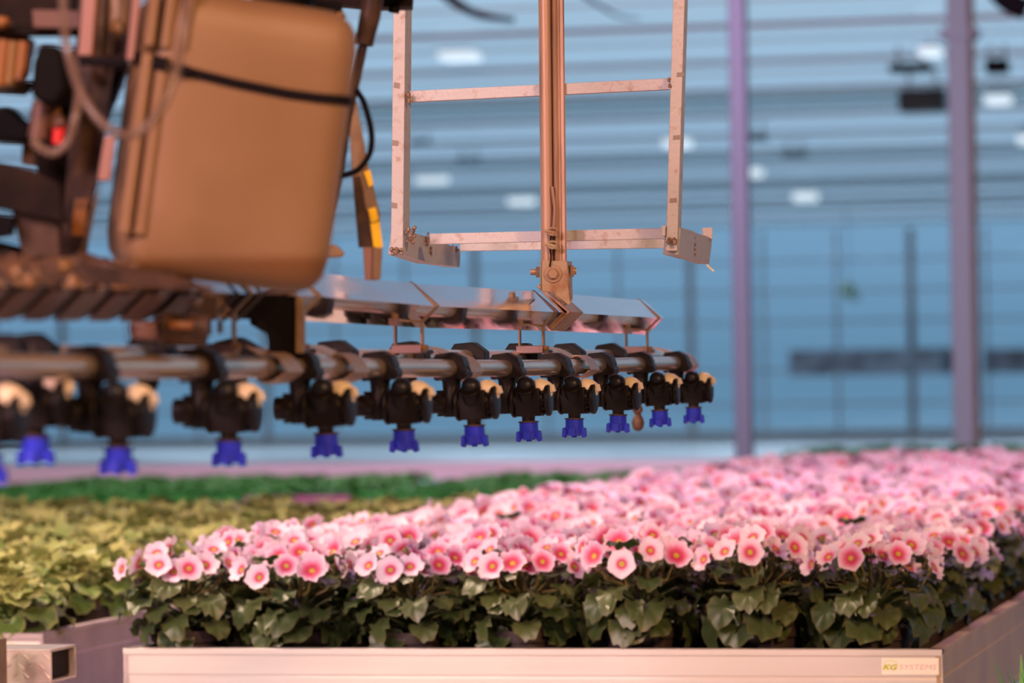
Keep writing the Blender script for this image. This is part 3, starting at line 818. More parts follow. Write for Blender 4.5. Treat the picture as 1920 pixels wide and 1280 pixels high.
fpt = smooth_path([B(x, y) for x, y in FP], 4); bpt = smooth_path([B(x, y, KB) for x, y in BP], 4)
PR = 0.0102
a = MB(); a.tube(fpt, PR, 20); a.build('front_pipe', M['pipe'], boom)
a = MB(); a.tube(bpt, PR, 20); a.build('rear_pipe', M['pipe'], boom)
# end cap of the front pipe
# hangers: strap over the bar with two legs down to the pipe saddle
for px, plate in ((1228, 1), (1036, 1), (812, 1), (592, 1), (464, 1)):
    ap = apex(px + 8)
    zf = B(px, 660).z
    a = MB(); wy = 0.009; t = 0.0025
    out = [(-0.030, 0.029), (0.002, 0.001), (-0.017, -0.018), (-0.017, zf - ap.z)]
    inn = [(-0.030 - t, 0.029), (0.002 - t * 1.2, 0.001), (-0.017 - t, -0.0185), (-0.017 - t, zf - ap.z)]
    a.prism([ap + V((x, -wy / 2, z)) for x, z in out + inn[::-1]], (0, wy, 0))
    xl = -0.017 - 0.034
    a.prism([ap + V((xl, -wy / 2, z)) for z in (0.012,)] + [ap + V((xl + t, -wy / 2, 0.012)), ap + V((xl + t, -wy / 2, zf - ap.z)), ap + V((xl, -wy / 2, zf - ap.z))], (0, wy, 0))
    a.build('hanger', M['tan_steel'], boom, 0.0006)
    a = MB(); c = ap + V((-0.0345, 0, zf - ap.z + 0.004)); a.box(c, 0.036, 0.024, 0.010); a.build('cross_plate', M['plate_mauve'], boom, 0.001)
    # bent saddle over both pipes
    f0 = B(px + 50, pline(FP, min(1285, px + 50))); b0 = B(px - 6, pline(BP, px - 6), KB)
    ww = 0.042
    ring = [f0 + V((cos(R(d)), 0, sin(R(d)))) * q for d, q in ((115, PR + .004), (85, PR + .005), (55, PR + .006), (25, PR + .008), (2, PR + .011), (-8, PR + .013))]
    path = [b0 + V((-0.015, 0, 0.000)), b0 + V((-0.008, 0, 0.013)), b0 + (f0 - b0) * .25 + V((0, 0, 0.0150)), b0 + (f0 - b0) * .6 + V((0, 0, 0.0125))] + ring
    a = MB(); path = smooth_path(path, 3)
    a2 = [p + V((0, -ww * (0.5 + 0.4 * i / len(path)), 0)) for i, p in enumerate(path)]
    b2 = [p + V((0, ww * 0.5, 0)) for i, p in enumerate(path)]
    nn = len(path); th = V((0, 0, 0.0018))
    a.add(a2 + b2 + [p - th for p in a2] + [p - th for p in b2],
          [(i, i + 1, nn + i + 1, nn + i) for i in range(nn - 1)] + [(2 * nn + i, 3 * nn + i, 3 * nn + i + 1, 2 * nn + i + 1) for i in range(nn - 1)]
          + [(i, 2 * nn + i, 2 * nn + i + 1, i + 1) for i in range(nn - 1)] + [(nn + i, nn + i + 1, 3 * nn + i + 1, 3 * nn + i) for i in range(nn - 1)] + [(0, nn, 3 * nn, 2 * nn), (nn - 1, 3 * nn - 1, 4 * nn - 1, 2 * nn - 1)])
    low = [f0 + V((cos(R(d)), 0, sin(R(d)))) * q for d, q in ((-14, PR + .013), (-24, PR + .011), (-45, PR + .008), (-75, PR + .006), (-105, PR + .004), (-140, PR + .003))]
    a.prism([p + V((0, -ww * 0.9, 0)) for p in low] + [f0 + (p - f0) * 0.90 + V((0, -ww * 0.9, 0)) for p in low[::-1]], (0, ww * 1.4, 0))
    a.build('pipe_saddle', M['saddle'], boom)
    a = MB(); bo = ap + V((-0.0175, -0.006, zf - ap.z + 0.005)); a.cyl(bo, bo + V((0.007, 0, 0)), 0.004, n=6); a.build('bolt', M['brass'], boom)
# far-left bar: rubber bands, dark straps, added plates painted with its brown reflection
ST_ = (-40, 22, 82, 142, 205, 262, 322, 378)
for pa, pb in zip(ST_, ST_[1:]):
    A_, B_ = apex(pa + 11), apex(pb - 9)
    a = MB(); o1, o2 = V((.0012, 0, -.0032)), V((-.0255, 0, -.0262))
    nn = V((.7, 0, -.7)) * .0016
    a.prism([A_ + o1, B_ + o1, B_ + o2, A_ + o2], nn); a.build('reflection_plate', M['bar_reflection'], boom, 0.0006)
for px in (22, 82, 142, 205, 262, 322, 378, 445, 468, 492):
    ap = apex(px); t = 0.003; wy = 0.014 if px < 400 else 0.007
    out = [(-0.031, 0.029), (0.0015, 0.000), (-0.026, -0.0255)]; inn = [(-0.031 - t, 0.029 - t), (-0.002, 0.000), (-0.026 - t, -0.0255 + t)]
    a = MB(); a.prism([ap + V((x, -wy / 2, z)) for x, z in out + inn[::-1]], (0, wy, 0)); a.build('strap_band', M['rubber'], boom)
a = MB()
for px in (30, 112, 228): a.blob(B(px, 528 + 2 * (px / 100)) + V((0.012, 0, 0.0)), 0.006, px, 6)
a.build('brass_nuts', M['brass'], boom)

# nozzle body template (x across the boom, towards the open side)
def nozzle_parts():
    out = []
    a = MB(); arch = [(-.020, -.002), (-.0205, .007), (-.015, .0165), (.004, .0185), (.016, .012), (.0195, .003), (.0185, -.006), (.010, -.0125), (-.010, -.0125)]
    a.prism([(x, -.012, z) for x, z in arch], (0, .024, 0))
    a.cyl((.0155, -.013, -.006), (.0155, .013, -.006), .007, n=14)
    a.cyl((.0155, -.0145, -.006), (.0155, .0145, -.006), .003, n=8)
    a.cyl((-.015, -.010, -.010), (-.015, .010, -.010), .004, n=10)
    out.append(('pipe_clamp', a, 'black', .0012))
    a = MB(); a.lathe([(.013, -.008), (.011, -.016), (.0105, -.026), (.0125, -.030), (.0125, -.052), (.010, -.056)], (0, 0, 0), (0, 0, 1), 14)
    a.lathe([(.010, 0), (.0135, .004), (.0135, .012), (.0115, .013), (.0115, .022), (.0095, .0225), (.0045, .0225), (.004, .018)], (-.004, 0, -.040), (-1, 0, 0), 16)
    for q in range(8):
        a.box(V((-.014, .0135 * cos(q * pi / 4), -.040 + .0135 * sin(q * pi / 4))), .008, .003, .003)
    out.append(('stem', a, 'black', 0))
    a = MB(); cx, cz = .030, -.041
    a.lathe([(.010, -.030), (.015, -.026), (.0195, -.0245), (.0205, -.0225), (.0200, -.0205), (.0170, -.019), (.0170, .012), (.0150, .0135), (.0150, .0165), (.0185, .0175), (.0195, .0185), (.0195, .0225), (.017, .0235)], (cx, 0, cz), (1, 0, 0), 22)
    a.box((cx - .003, 0, cz - .002), .030, .034, .034)
    for q in range(10):
        a.box(V((cx + .0155, .016 * cos(q * pi / 5), cz + .016 * sin(q * pi / 5))), .004, .004, .004)
    a.lathe([(.0105, 0), (.0105, .016), (.012, .0165), (.012, .019)], (cx - .004, -.008, cz), (0, -.55, .8), 14)
    out.append(('turret', a, 'black', .0010))
    a = MB(); d = V((0, -.30, 1)).normalized()
    a.lathe([(.0115, .006), (.0118, .016), (.0108, .021), (.008, .025), (.0045, .0268), (.0005, .0275)], (cx - .005, -.004, cz + .0025), d, 16)
    out.append(('dome_cap', a, 'black_dome', 0))
    a = MB(); d = V((.40, .10, .85)).normalized(); o = V((cx + .0085, .004, cz + .006))
    a.lathe([(.0140, .000), (.0146, .008), (.0140, .012), (.0118, .0165), (.0080, .0195), (.001, .021)], o, d, 18)
    a.beam(o + V((.010, -.002, .006)), o + V((.0195, -.004, .009)), .008, .009)
    a.beam(o + d * .0195 + V((-.005, -.006, .000)), o + d * .0195 + V((.001, -.006, -.001)), .003, .002)
    out.append(('shutoff_knob', a, 'cream', .0006))
    a = MB(); bx = cx - .005
    a.lathe([(.0085, 0), (.0080, -.008), (.0130, -.0085), (.0130, -.0100)][::-1], (bx, 0, cz - .0165), (0, 0, 1), 14)
    out.append(('outlet_neck', a, 'brown_stem', 0))
    a = MB(); zb = -.0672
    a.lathe([(.0116, 0), (.0118, -.012), (.0112, -.0125), (.0112, -.0195), (.0090, -.0205), (.0035, -.0205)][::-1], (bx, 0, zb), (0, 0, 1), 16)
    for q in range(2):
        s = 1 if q else -1
        a.prism([(bx + s * .0105, -.0045, zb - .010), (bx + s * .0150, -.0045, zb - .0115), (bx + s * .0158, -.0045, zb - .0225), (bx + s * .0120, -.0045, zb - .0240), (bx + s * .009, -.0045, zb - .020)], (0, .009, 0))
        a.prism([(bx - .0045, s * .0105, zb - .0115), (bx + .0045, s * .0105, zb - .0115), (bx + .0045, s * .0110, zb - .0215), (bx - .0045, s * .0110, zb - .0215)], (0, s * .0040, 0))
    a.box((bx, -.0005, zb - .0215), .006, .004, .004)
    out.append(('nozzle_cap', a, 'blue', .0005))
    return out
NP = [(n, a.data(n, M[m]), bv) for n, a, m, bv in nozzle_parts()]
def nozzle(px_clamp, K, pl, sy=0.0):
    p = B(px_clamp, pline(pl, px_clamp), K)
    r = bpy.data.objects.new('spray_nozzle', NP[0][1]); COL.objects.link(r)
    r.parent = boom; r.matrix_local = Matrix.Translation(p - O) @ Euler((rng.uniform(-.03, .03), rng.uniform(-.03, .03), rng.uniform(-.05, .05))).to_matrix().to_4x4()
    WL[r] = V((0, 0, 0))
    for n, me, bv in NP[1:]:
        o = part(n, me, r)
        if bv:
            b = o.modifiers.new('bevel', 'BEVEL'); b.width = bv; b.segments = 2; b.limit_method = 'ANGLE'
    return r
for cap_x in (-27, 222, 427, 606, 754, 885, 987, 1077, 1160, 1232, 1298):
    s = 7200 / dB(cap_x - 34) * .025 * .965
    nozzle(cap_x - s, 8030.0, FP)
nozzle(8, KB, BP)
# blank clamps on the rear pipe
a = MB(); arch = [(-.024, -.006), (-.022, .006), (-.015, .0175), (.008, .0195), (.024, .008), (.024, -.006)]
a.prism([(x, -.013, z) for x, z in arch], (0, .026, 0)); a.cyl((.017, -.014, -.006), (.017, .014, -.006), .006, n=12); a.lathe([(.011, -.006), (.010, -.026), (.006, -.034)][::-1], (0, 0, 0), (0, 0, 1), 12)
BC = a.data('blank_clamp', M['black'])
for px in (55, 282, 440, 628, 765, 878, 978, 1064, 1142):
    p = B(px, pline(BP, px), KB)
    o = part('blank_clamp', BC, boom, Matrix.Translation(p - O) @ Matrix.Rotation(R(rng.uniform(-8, 8)), 4, 'Y'))
    b = o.modifiers.new('bevel', 'BEVEL'); b.width = .0012; b.segments = 2; b.limit_method = 'ANGLE'
# drip plug hanging near the far end
c = B(1196, 785, KB)
a = MB(); top = B(1200, pline(BP, 1200), KB)
a.tube([top, B(1200, 745, KB), B(1198, 765, KB)], [.004, .004, .0035], 8)
a.lathe([(.002, .022), (.0070, .018), (.008, .012), (.0048, .007), (.0080, .001), (.0100, -.006), (.008, -.014), (.003, -.018)][::-1], c, (0, 0, 1), 14)
a.build('drip_plug', M['fit'], boom)
# black gearbox under the bar
G0 = dB(520) + 0.03
a = MB(); a.prism([P(468, 563, G0), P(556, 561, G0), P(556, 662, G0), P(505, 662, G0), P(500, 625, G0), P(468, 608, G0)], CF * 0.07); a.build('gearbox', M['black_box'], boom, 0.002)
a = MB(); a.prism([P(554, 557, G0 - .004), P(568, 557, G0 - .004), P(568, 662, G0 - .004), P(554, 662, G0 - .004)], CF * 0.05); a.build('gearbox_plate', M['tan_steel'], boom, 0.001)
for x0, x1, y0, y1, nm, mm in ((379, 408, 556, 600, 'tab_plate', 'tan_steel'), (385, 396, 598, 628, 'tab_plate', 'tan_steel'), (407, 417, 600, 625, 'tab_plate', 'tan_steel')):
    d = dB(400) - .03
    a = MB(); a.prism([P(x0, y0, d), P(x1, y0, d), P(x1, y1, d), P(x0, y1, d)], CF * 0.008); a.build(nm, M[mm], boom, 0.001)
d = dB(330)
a = MB(); a.prism([P(240, 602, d), P(300, 600, d), P(305, 640, d), P(244, 636, d)], CF * 0.05); a.build('hinge_block', M['fit'], boom, 0.004)
a = MB(); a.cyl(P(305, 612, d), P(390, 616, d), .012, n=12); a.cyl(P(300, 632, d), P(385, 634, d), .008, n=12); a.build('cylinder_rod', M['brown_steel'], boom)
a = MB(); a.cyl(P(318, 609, d - .013), P(362, 611, d - .013), .004, n=8); a.build('orange_grip', M['orange'], boom)

# ================================================================== POLE AND CRADLE (in focus)
DP = dB(1036) - 0.0
pole = thing('hanger_pole', P(1037, 545, DP), 'upright steel channel pole bolted to the boom by a rusty bracket', 'pole')
def pole_at(py, dx):
    return P(1036 + (py - 240) * 0.0105 + dx, py, DP)
top, bot = pole_at(-300, 0), pole_at(496, 0)
ex = CR; ey = CF
S = DP / 7200
prof = [(-24, 14)] + [(-24 + 12 - 12 * cos(q), -12 * sin(q) * 1.0) for q in [R(d) for d in (0, 20, 45, 70, 90, 110, 135)]] + [(-1.5, -4), (-1.2, 6), (1.0, 6), (1.2, -3), (4, -8), (9, -6), (11, -3), (14, -3), (16, -7), (21, -8), (24, -5), (24, 14)]
a = MB(); a.prism([top + ex * (x * S) + ey * (z * S) for x, z in prof], bot - top); a.build('channel', M['pole'], pole, smooth=40)
# bracket tube clamped round the foot of the pole
bt, bb = P(1037, 488, DP - .012), P(1041, 572, DP - .012)
a = MB(); bw = 50 * S
poly = [bt + ex * (-24 * S), bt + ex * (26 * S), bt + ex * (35 * S) + ey * .03, bt + ex * (-15 * S) + ey * .034]
a.prism([P(1013, 488, DP - .012), P(1063, 489, DP - .012), P(1072, 566, DP - .012), P(1066, 572, DP - .012), P(1036, 548, DP - .012), P(1013, 545, DP - .012)], ey * .004)
a.prism([P(1063, 489, DP - .012), P(1072, 490, DP + .028), P(1074, 560, DP + .028), P(1072, 566, DP - .012)], -ex * .003)
a.prism([P(1013, 488, DP - .012), P(1016, 489, DP + .028), P(1016, 545, DP + .028), P(1013, 545, DP - .012)], ex * .003)
a.build('clamp_bracket', M['bracket'], pole, 0.0006)
c = P(1036.5, 513, DP - .012)
a = MB(); a.lathe([(.0115, .0), (.0115, .0022), (.004, .0024)], c, -ey, 24); a.lathe([(.0072, .002), (.0072, .007), (.006, .0078)], c, -ey, 6); a.build('hex_bolt', M['saddle'], pole, 0.0004)
a = MB(); c = P(1012, 510, DP + .006); a.cyl(c, c - ex * .005, .008, n=6); a.cyl(c, c - ex * .012, .004, n=10); a.build('side_bolt', M['saddle'], pole)
a = MB(); c = P(1069, 508, DP + .006); a.cyl(c, c + ex * .005, .0085, n=6); a.cyl(c, c + ex * .008, .0045, n=10); a.build('side_bolt', M['saddle'], pole)
# V-shaped saddle that sits on the boom
ap = apex(1074); t = 0.003; wy = 0.085
out = [(-0.036, 0.038), (0.0055, 0.001), (-0.020, -0.0235)]; inn = [(-0.036 - t, 0.038 - t), (0.0015, 0.001), (-0.020 - t, -0.0235 + t)]
a = MB(); a.prism([ap + V((x, -wy / 2, z)) for x, z in out + inn[::-1]], (0, wy, 0)); a.build('boom_saddle', M['bracket'], pole, 0.0006)
a = MB(); pa, pb = P(1040, 550, DP - .008), P(1063, 570, DP - .006)
a.tube([pa + (pb - pa) * (i / 7) for i in range(8)], [.003, .0042, .0036, .0045, .0035, .0042, .0038, .003], 8); a.build('weld_bead', M['stain'], pole)
# wire, cable clips
for py in (434, 459):
    a = MB(); c = P(1036, py, DP - .010)
    a.tube([c + ex * (.0065 * cos(q)) - ey * .006 + CU * (.0045 * sin(q)) for q in [R(d) for d in range(0, 361, 30)]], .0016, 6)
    a.cyl(c - ex * .010 - ey * .006 + CU * .001, c + ex * .004 - ey * .006 - CU * .002, .0022, n=8); a.blob(c + ex * .005 - ey * .007 - CU * .003, .0036, py, 6)
    a.build('wire_clip', M['bracket'], pole)
a = MB(); a.tube(smooth_path([P(1034, 436, DP - .014), P(1031, 462, DP - .015), P(1033, 482, DP - .014), P(1031, 500, DP - .016)]), .0009, 6); a.build('wire', M['strap'], pole)
a = MB(); a.tube([P(1035, 350, DP - .010), P(1040, 390, DP - .012), P(1038, 432, DP - .013)], .0022, 8); a.build('cable_sleeve', M['pink_steel'], pole)

cr = thing('tube_cradle', P(1005, 470, 5.0), 'welded square-tube cradle frame hanging behind the upright pole', 'frame')
D = 5.0; S5 = D / 7200
def leg(xt, yt, xb, yb, wf, ws):
    a = MB(); t = P(xt, yt, D); b = P(xb, yb, D)
    dep = 0.030
    sd = ex * (ws * S5) + ey * dep
    a.prism([t, t + ex * wf * S5, t + ex * wf * S5 + V((0, 0, 0)) + sd, t + sd], b - t)
    return a
leg(741, -340, 732.5, 477, 23, 11).build('leg', M['cradle'], cr, 0.0008)
a = MB(); t0, b0 = P(1272, -340, D - .12), P(1248, 470, D - .12)
s5 = (D - .12) / 7200
a.prism([t0, t0 + ex * 22 * s5, t0 + ex * 30 * s5 + ey * .03, t0 + ex * 8 * s5 + ey * .03], b0 - t0); a.build('leg', M['cradle'], cr, 0.0008)
def bar(xa, ya, da, xb, yb, db, hpx, dep, m='cradle', nm='cross_bar'):
    a = MB(); A = P(xa, ya, da); Bq = P(xb, yb, db)
    h1 = hpx * da / 7200; h2 = hpx * db / 7200
    vs = [A + CU * h1 / 2, A - CU * h1 / 2, Bq - CU * h2 / 2, Bq + CU * h2 / 2]
    a.prism(vs, ey * dep); return a.build(nm, M[m], cr, 0.0006)
bar(767, 181, D + .015, 1257, 157, D - .10, 21, .015)
bar(806, 448, D + .05, 1250, 437, D - .05, 20, .016)
bar(862, 462, D + .28, 1262, 456, D + .16, 17, .016)
# feet: telescoping square tubes running back from each leg
def foot(pts_front, pts_back, da, db, thick):
    a = MB(); f = [P(x, y, da) for x, y in pts_front]; b = [P(x, y, db) for x, y in pts_back]
    vs = f + b + [p - ex * thick for p in f + b]
    a.add(vs, [(0, 1, 3, 2), (4, 6, 7, 5), (0, 2, 6, 4), (1, 5, 7, 3), (0, 4, 5, 1), (2, 3, 7, 6)]); return a
foot([(762, 432), (756, 477)], [(810, 446), (808, 494)], D + .01, D + .16, .02).build('foot', M['cradle'], cr, 0.0006)
foot([(809, 447), (807, 493)], [(864, 467), (862, 501)], D + .16, D + .33, .017).build('foot', M['cradle'], cr, 0.0006)
foot([(1277, 426), (1272, 477)], [(1303, 434), (1301, 485)], D - .11, D + .02, .02).build('foot', M['cradle'], cr, 0.0006)
foot([(1302, 435), (1300, 484)], [(1336, 446), (1330, 495)], D + .02, D + .16, .017).build('foot', M['cradle'], cr, 0.0006)
a = MB(); a.prism([P(1317, 427, D + .13), P(1336, 426, D + .13), P(1336, 448, D + .13), P(1318, 444, D + .13)], ey * .012); a.build('foot_lug', M['cradle'], cr, 0.0006)
a = MB(); a.prism([P(1241, 422, D - .125), P(1248, 422, D - .125), P(1248, 442, D - .125), P(1241, 442, D - .125)], ey * .012); a.build('foot_lug', M['cradle'], cr, 0.0006)
a = MB(); a.tube([P(1325, 496, D + .15), P(1332, 503, D + .15), P(1338, 508, D + .15)], .0015, 6); a.build('tie_end', M['sticker'], cr)
a = MB(); sd = 0
for px, py, d, r0, nn, sx_, sy_ in ((770, 440, D, .0027, 22, 8, 14), (766, 183, D, .0028, 8, 2, 9), (802, 447, D + .12, .0025, 8, 3, 12), (1256, 157, D - .12, .0022, 8, 2, 9), (744, 470, D - .004, .0026, 12, 10, 6), (852, 466, D + .3, .0025, 8, 6, 5), (1258, 452, D - .126, .0035, 10, 8, 3), (1302, 462, D + .02, .002, 8, 1, 22), (809, 472, D + .15, .002, 8, 1, 20)):
    for i in range(nn):
        sd += 1
        a.blob(P(px + rng.uniform(-sx_, sx_), py + rng.uniform(-sy_, sy_), d + rng.uniform(-.002, .004)), r0 * rng.uniform(.6, 1.1), sd, 6)
a.build('welds', M['stain'], cr)
a = MB()
for px, py in ((1275, 140), (1268, 258), (1262, 376)): a.prism([P(px - 6, py - 4, D - .1207), P(px + 7, py - 5, D - .1207), P(px + 7, py + 3, D - .1207), P(px - 6, py + 4, D - .1207)], ey * .001)
for px, py in ((744, 160), (741, 268), (739, 385)): a.prism([P(px - 5, py - 6, D - .0007), P(px + 6, py - 4, D - .0007), P(px + 5, py + 6, D - .0007), P(px - 6, py + 4, D - .0007)], ey * .001)
a.build('burn_marks', mat('burnt_spot', (0.22, 0.17, 0.15), 0.6), cr)
# overhead runway that carries pole, cradle and carriage (just above the frame)
zt = P(1037, -300, DP).z
ov = MB(); pa = P(1037, -300, DP); ov.box((pa.x, 3.9, zt + 0.04), 0.10, 5.4, 0.08); ov.box((pa.x + 0.0, pa.y, zt + 0.005), 0.9, 0.08, 0.05)
ov.cyl((pa.x, 2.0, zt + .08), (pa.x, 2.0, ROOF), .02); ov.cyl((pa.x, 6.0, zt + .08), (pa.x, 6.0, ROOF), .02)
tag(ov.build('runway_beam', M['dark_steel']), 'dark overhead runway beam carrying the pole, cradle and tank carriage', 'beam')

# ================================================================== TANK
DT = 3.42; ST = DT / 7200
tank = thing('jerrycan', P(420, 520, DT), 'large cloudy tan plastic jerrycan strapped to the spray carriage', 'canister')
def rbox(c, rot, hx, hy, hz, rr, nseg=5, shoulder=1.0):
    mb = MB(); grid = {}
    N_ = 10
    def dirs():
        for s in range(6):
            for i in range(N_ + 1):
                for j in range(N_ + 1):
                    yield s, i, j
    vs = []; fs = []
    for s in range(6):
        base = len(vs)
        for i in range(N_ + 1):
            for j in range(N_ + 1):
                u = 2 * i / N_ - 1; v_ = 2 * j / N_ - 1
                # denser towards edges
                u = math.copysign(abs(u) ** 0.6, u); v_ = math.copysign(abs(v_) ** 0.6, v_)
                p = [V((1, u, v_)), V((-1, -u, v_)), V((-u, 1, v_)), V((u, -1, v_)), V((u, v_, 1)), V((u, -v_, -1))][s]
                q = V((p.x * hx, p.y * hy, p.z * hz))
                r1 = rr
                inn = V((max(-hx + r1, min(hx - r1, q.x)), max(-hy + r1, min(hy - r1, q.y)), max(-hz + r1, min(hz - r1, q.z))))
                d = q - inn
                if d.length > 1e-9: q = inn + d.normalized() * r1
                q = V((q.x * (1 - 0.018 * (q.z < -0.5 * hz) * ((-q.z - .5 * hz) / hz)), q.y, q.z))
                vs.append(c + rot @ q)
        for i in range(N_):
            for j in range(N_):
                fs.append((base + i * (N_ + 1) + j, base + (i + 1) * (N_ + 1) + j, base + (i + 1) * (N_ + 1) + j + 1, base + i * (N_ + 1) + j + 1))
    mb.add(vs, fs); return mb
ta = R(7.5)
# tank axes: x across picture, y away, z up, leaning with the carriage
tx = (CR * cos(ta) - CU * sin(ta)); tz = (CU * cos(ta) + CR * sin(ta)); ty = CF
yawt = R(-14); tx2 = tx * cos(yawt) - ty * sin(yawt); ty2 = ty * cos(yawt) + tx * sin(yawt)
TR = Matrix((tx2, ty2, tz)).transposed()
TC = P(433, 266, DT + 0.06)
HX, HY, HZ = 0.096, 0.070, 0.128
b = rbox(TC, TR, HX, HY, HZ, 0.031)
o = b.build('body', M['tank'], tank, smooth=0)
bm = bmesh.new(); bm.from_mesh(o.data); bmesh.ops.remove_doubles(bm, verts=bm.verts, dist=1e-5); bmesh.ops.recalc_face_normals(bm, faces=bm.faces); bm.to_mesh(o.data); bm.free()
# moulded ribs along the edge nearest the carriage
for off in (-0.99, -0.84):
    a = MB(); ln = [TC + TR @ V((HX * off, -HY * 0.95, HZ * z)) for z in (0.50, 0.42, 0.2, -0.3, -0.62, -0.74)]
    a.tube(smooth_path(ln, 4), [0.006] * 21, 8); a.build('moulded_rib', M['tank'], tank)
for off in (-0.99, -0.84, -0.66):
    a = MB(); a.tube([TC + TR @ V((HX * off, -HY * 0.97, HZ * z)) for z in (0.56, 0.9, 0.96)], 0.005, 8); a.build('moulded_rib', M['tank'], tank)
# neck and screw cap (above the frame)
a = MB(); a.lathe([(.028, -.004), (.028, .010), (.031, .010), (.031, .030), (.028, .032)], TC + TR @ V((.03, 0, HZ)), TR @ V((0, 0, 1)), 20); a.build('screw_cap', M['black_box'], tank)
# strap
SB = [(232, 110), (262, 112), (300, 120), (350, 134), (440, 156), (540, 176), (600, 184), (652, 188)]
loc = []
for x, y in SB:
    dr = (P(x, y, 1) - CAM_P).normalized(); pn = TR @ V((0, -1, 0)); pc = TC + TR @ V((0, -HY, 0))
    q = TR.transposed() @ (CAM_P + dr * ((pc - CAM_P).dot(pn) / dr.dot(pn)) - TC)
    loc.append((q.x, q.z))
fr = [V((-HX - .002, -HY * 0.2, loc[0][1] + .004)), V((-HX - .002, -HY * 0.55, loc[0][1] + .002))]
for k_ in range(41):
    lx = (-1 + k_ / 20) * (HX + .0012)
    for (xa, za), (xb, zb_) in zip(loc, loc[1:]):
        if lx <= xb: break
    lz = za + (zb_ - za) * (lx - xa) / (xb - xa)
    ov_ = max(0.0, abs(lx) - (HX - .031)); ry = math.sqrt(max(0, .0325 ** 2 - ov_ ** 2))
    fr.append(V((lx, -HY + .031 - ry - .0005, lz)))
fr += [V((HX + .002, -HY * .4, fr[-1].z)), V((HX + .002, HY * .5, fr[-1].z))]
pth = [TC + TR @ q for q in fr]
a = MB(); hw = 0.0042
a.add([p + tz * hw for p in pth] + [p - tz * hw for p in pth] + [p + tz * hw + ty2 * .003 for p in pth] + [p - tz * hw + ty2 * .003 for p in pth],
      [(i, i + 1, len(pth) + i + 1, len(pth) + i) for i in range(len(pth) - 1)] + [(2 * len(pth) + i, 3 * len(pth) + i, 3 * len(pth) + i + 1, 2 * len(pth) + i + 1) for i in range(len(pth) - 1)]
      + [(i, 2 * len(pth) + i, 2 * len(pth) + i + 1, i + 1) for i in range(len(pth) - 1)] + [(len(pth) + i, len(pth) + i + 1, 3 * len(pth) + i + 1, 3 * len(pth) + i) for i in range(len(pth) - 1)])
sp_ = a.build('strap', M['strap'], tank)
a = MB(); d = DT - .03
a.prism([P(253, 94, d), P(316, 108, d), P(310, 137, d), P(250, 118, d)], CF * .010)
a.prism([P(338, 120, d), P(356, 124, d), P(354, 146, d), P(338, 142, d)], CF * .012); a.build('buckle', M['strap'], sp_, .001)

# ================================================================== CARRIAGE (close, blurred machinery behind and beside the tank)
D1 = 3.40
car = thing('spray_carriage', P(150, 500, D1), 'cluttered brown steel pump carriage with valves and hoses beside the jerrycan', 'machine')
def plate(nm, pts, d, th, m, bev=0.001, par=None):
    a = MB(); a.prism([P(x, y, d) for x, y in pts], CF * th); return a.build(nm, M[m], par or car, bev)
def rod(nm, pts, d, r, m, n=12):
    a = MB(); a.tube([P(x, y, d) for x, y in pts], r, n); return a.build(nm, M[m], car)
plate('main_post', [(152, -60), (205, -60), (152, 505), (112, 505)], D1 + .08, .04, 'brown_steel')
plate('post_flange', [(160, -60), (184, -60), (172, 104), (145, 104)], D1 + .02, .012, 'pink_steel')
plate('post_flange', [(176, 100), (215, 106), (182, 330), (165, 420), (120, 420), (148, 250)], D1 + .06, .015, 'brown_steel')
plate('post_flange', [(176, 380), (212, 270), (186, 350), (158, 480), (148, 480)], D1 + .05, .01, 'tan_steel')
plate('zinc_strip', [(255, -60), (270, -60), (250, 112), (236, 112)], D1 - .02, .006, 'pink_steel')
plate('zinc_strip', [(196, 255), (216, 255), (206, 338), (182, 338)], D1 + .01, .006, 'pink_steel')
plate('bracket_plate', [(-20, 300), (60, 318), (112, 345), (118, 415), (60, 405), (-20, 385)], D1 - .02, .02, 'dark_steel')
plate('bracket_plate', [(22, 395), (108, 412), (112, 500), (60, 512), (40, 470)], D1 - .01, .015, 'brown_steel')
plate('bracket_plate', [(-20, 400), (28, 405), (20, 440), (-20, 446)], D1 - .03, .02, 'black_box')
plate('bracket_plate', [(-20, 448), (36, 462), (52, 505), (-20, 500)], D1, .05, 'black_box')
plate('base_rail', [(-20, 488), (150, 492), (300, 512), (400, 538), (398, 548), (150, 530), (-20, 520)], dB(150) - .035, .008, 'brown_steel')
# solenoid valve (black)
sv = plate('solenoid_valve', [(74, 82), (110, 86), (118, 120), (124, 165), (104, 196), (80, 194), (58, 180), (62, 118)], D1 - .03, .06, 'black_box', .004)
rod('valve_stem', [(80, 190), (76, 215), (70, 260)], D1, .009, 'fit')
rod('valve_stem', [(100, 195), (98, 240)], D1 + .02, .007, 'brass')
a = MB(); a.cyl(P(112, 226, D1), P(108, 270, D1), .0055); a.build('red_fitting', M['red'], car)
a = MB(); a.blob(P(110, 226, D1 - .005), .006, 3, 8); a.build('valve_tip', M['fit'], car)
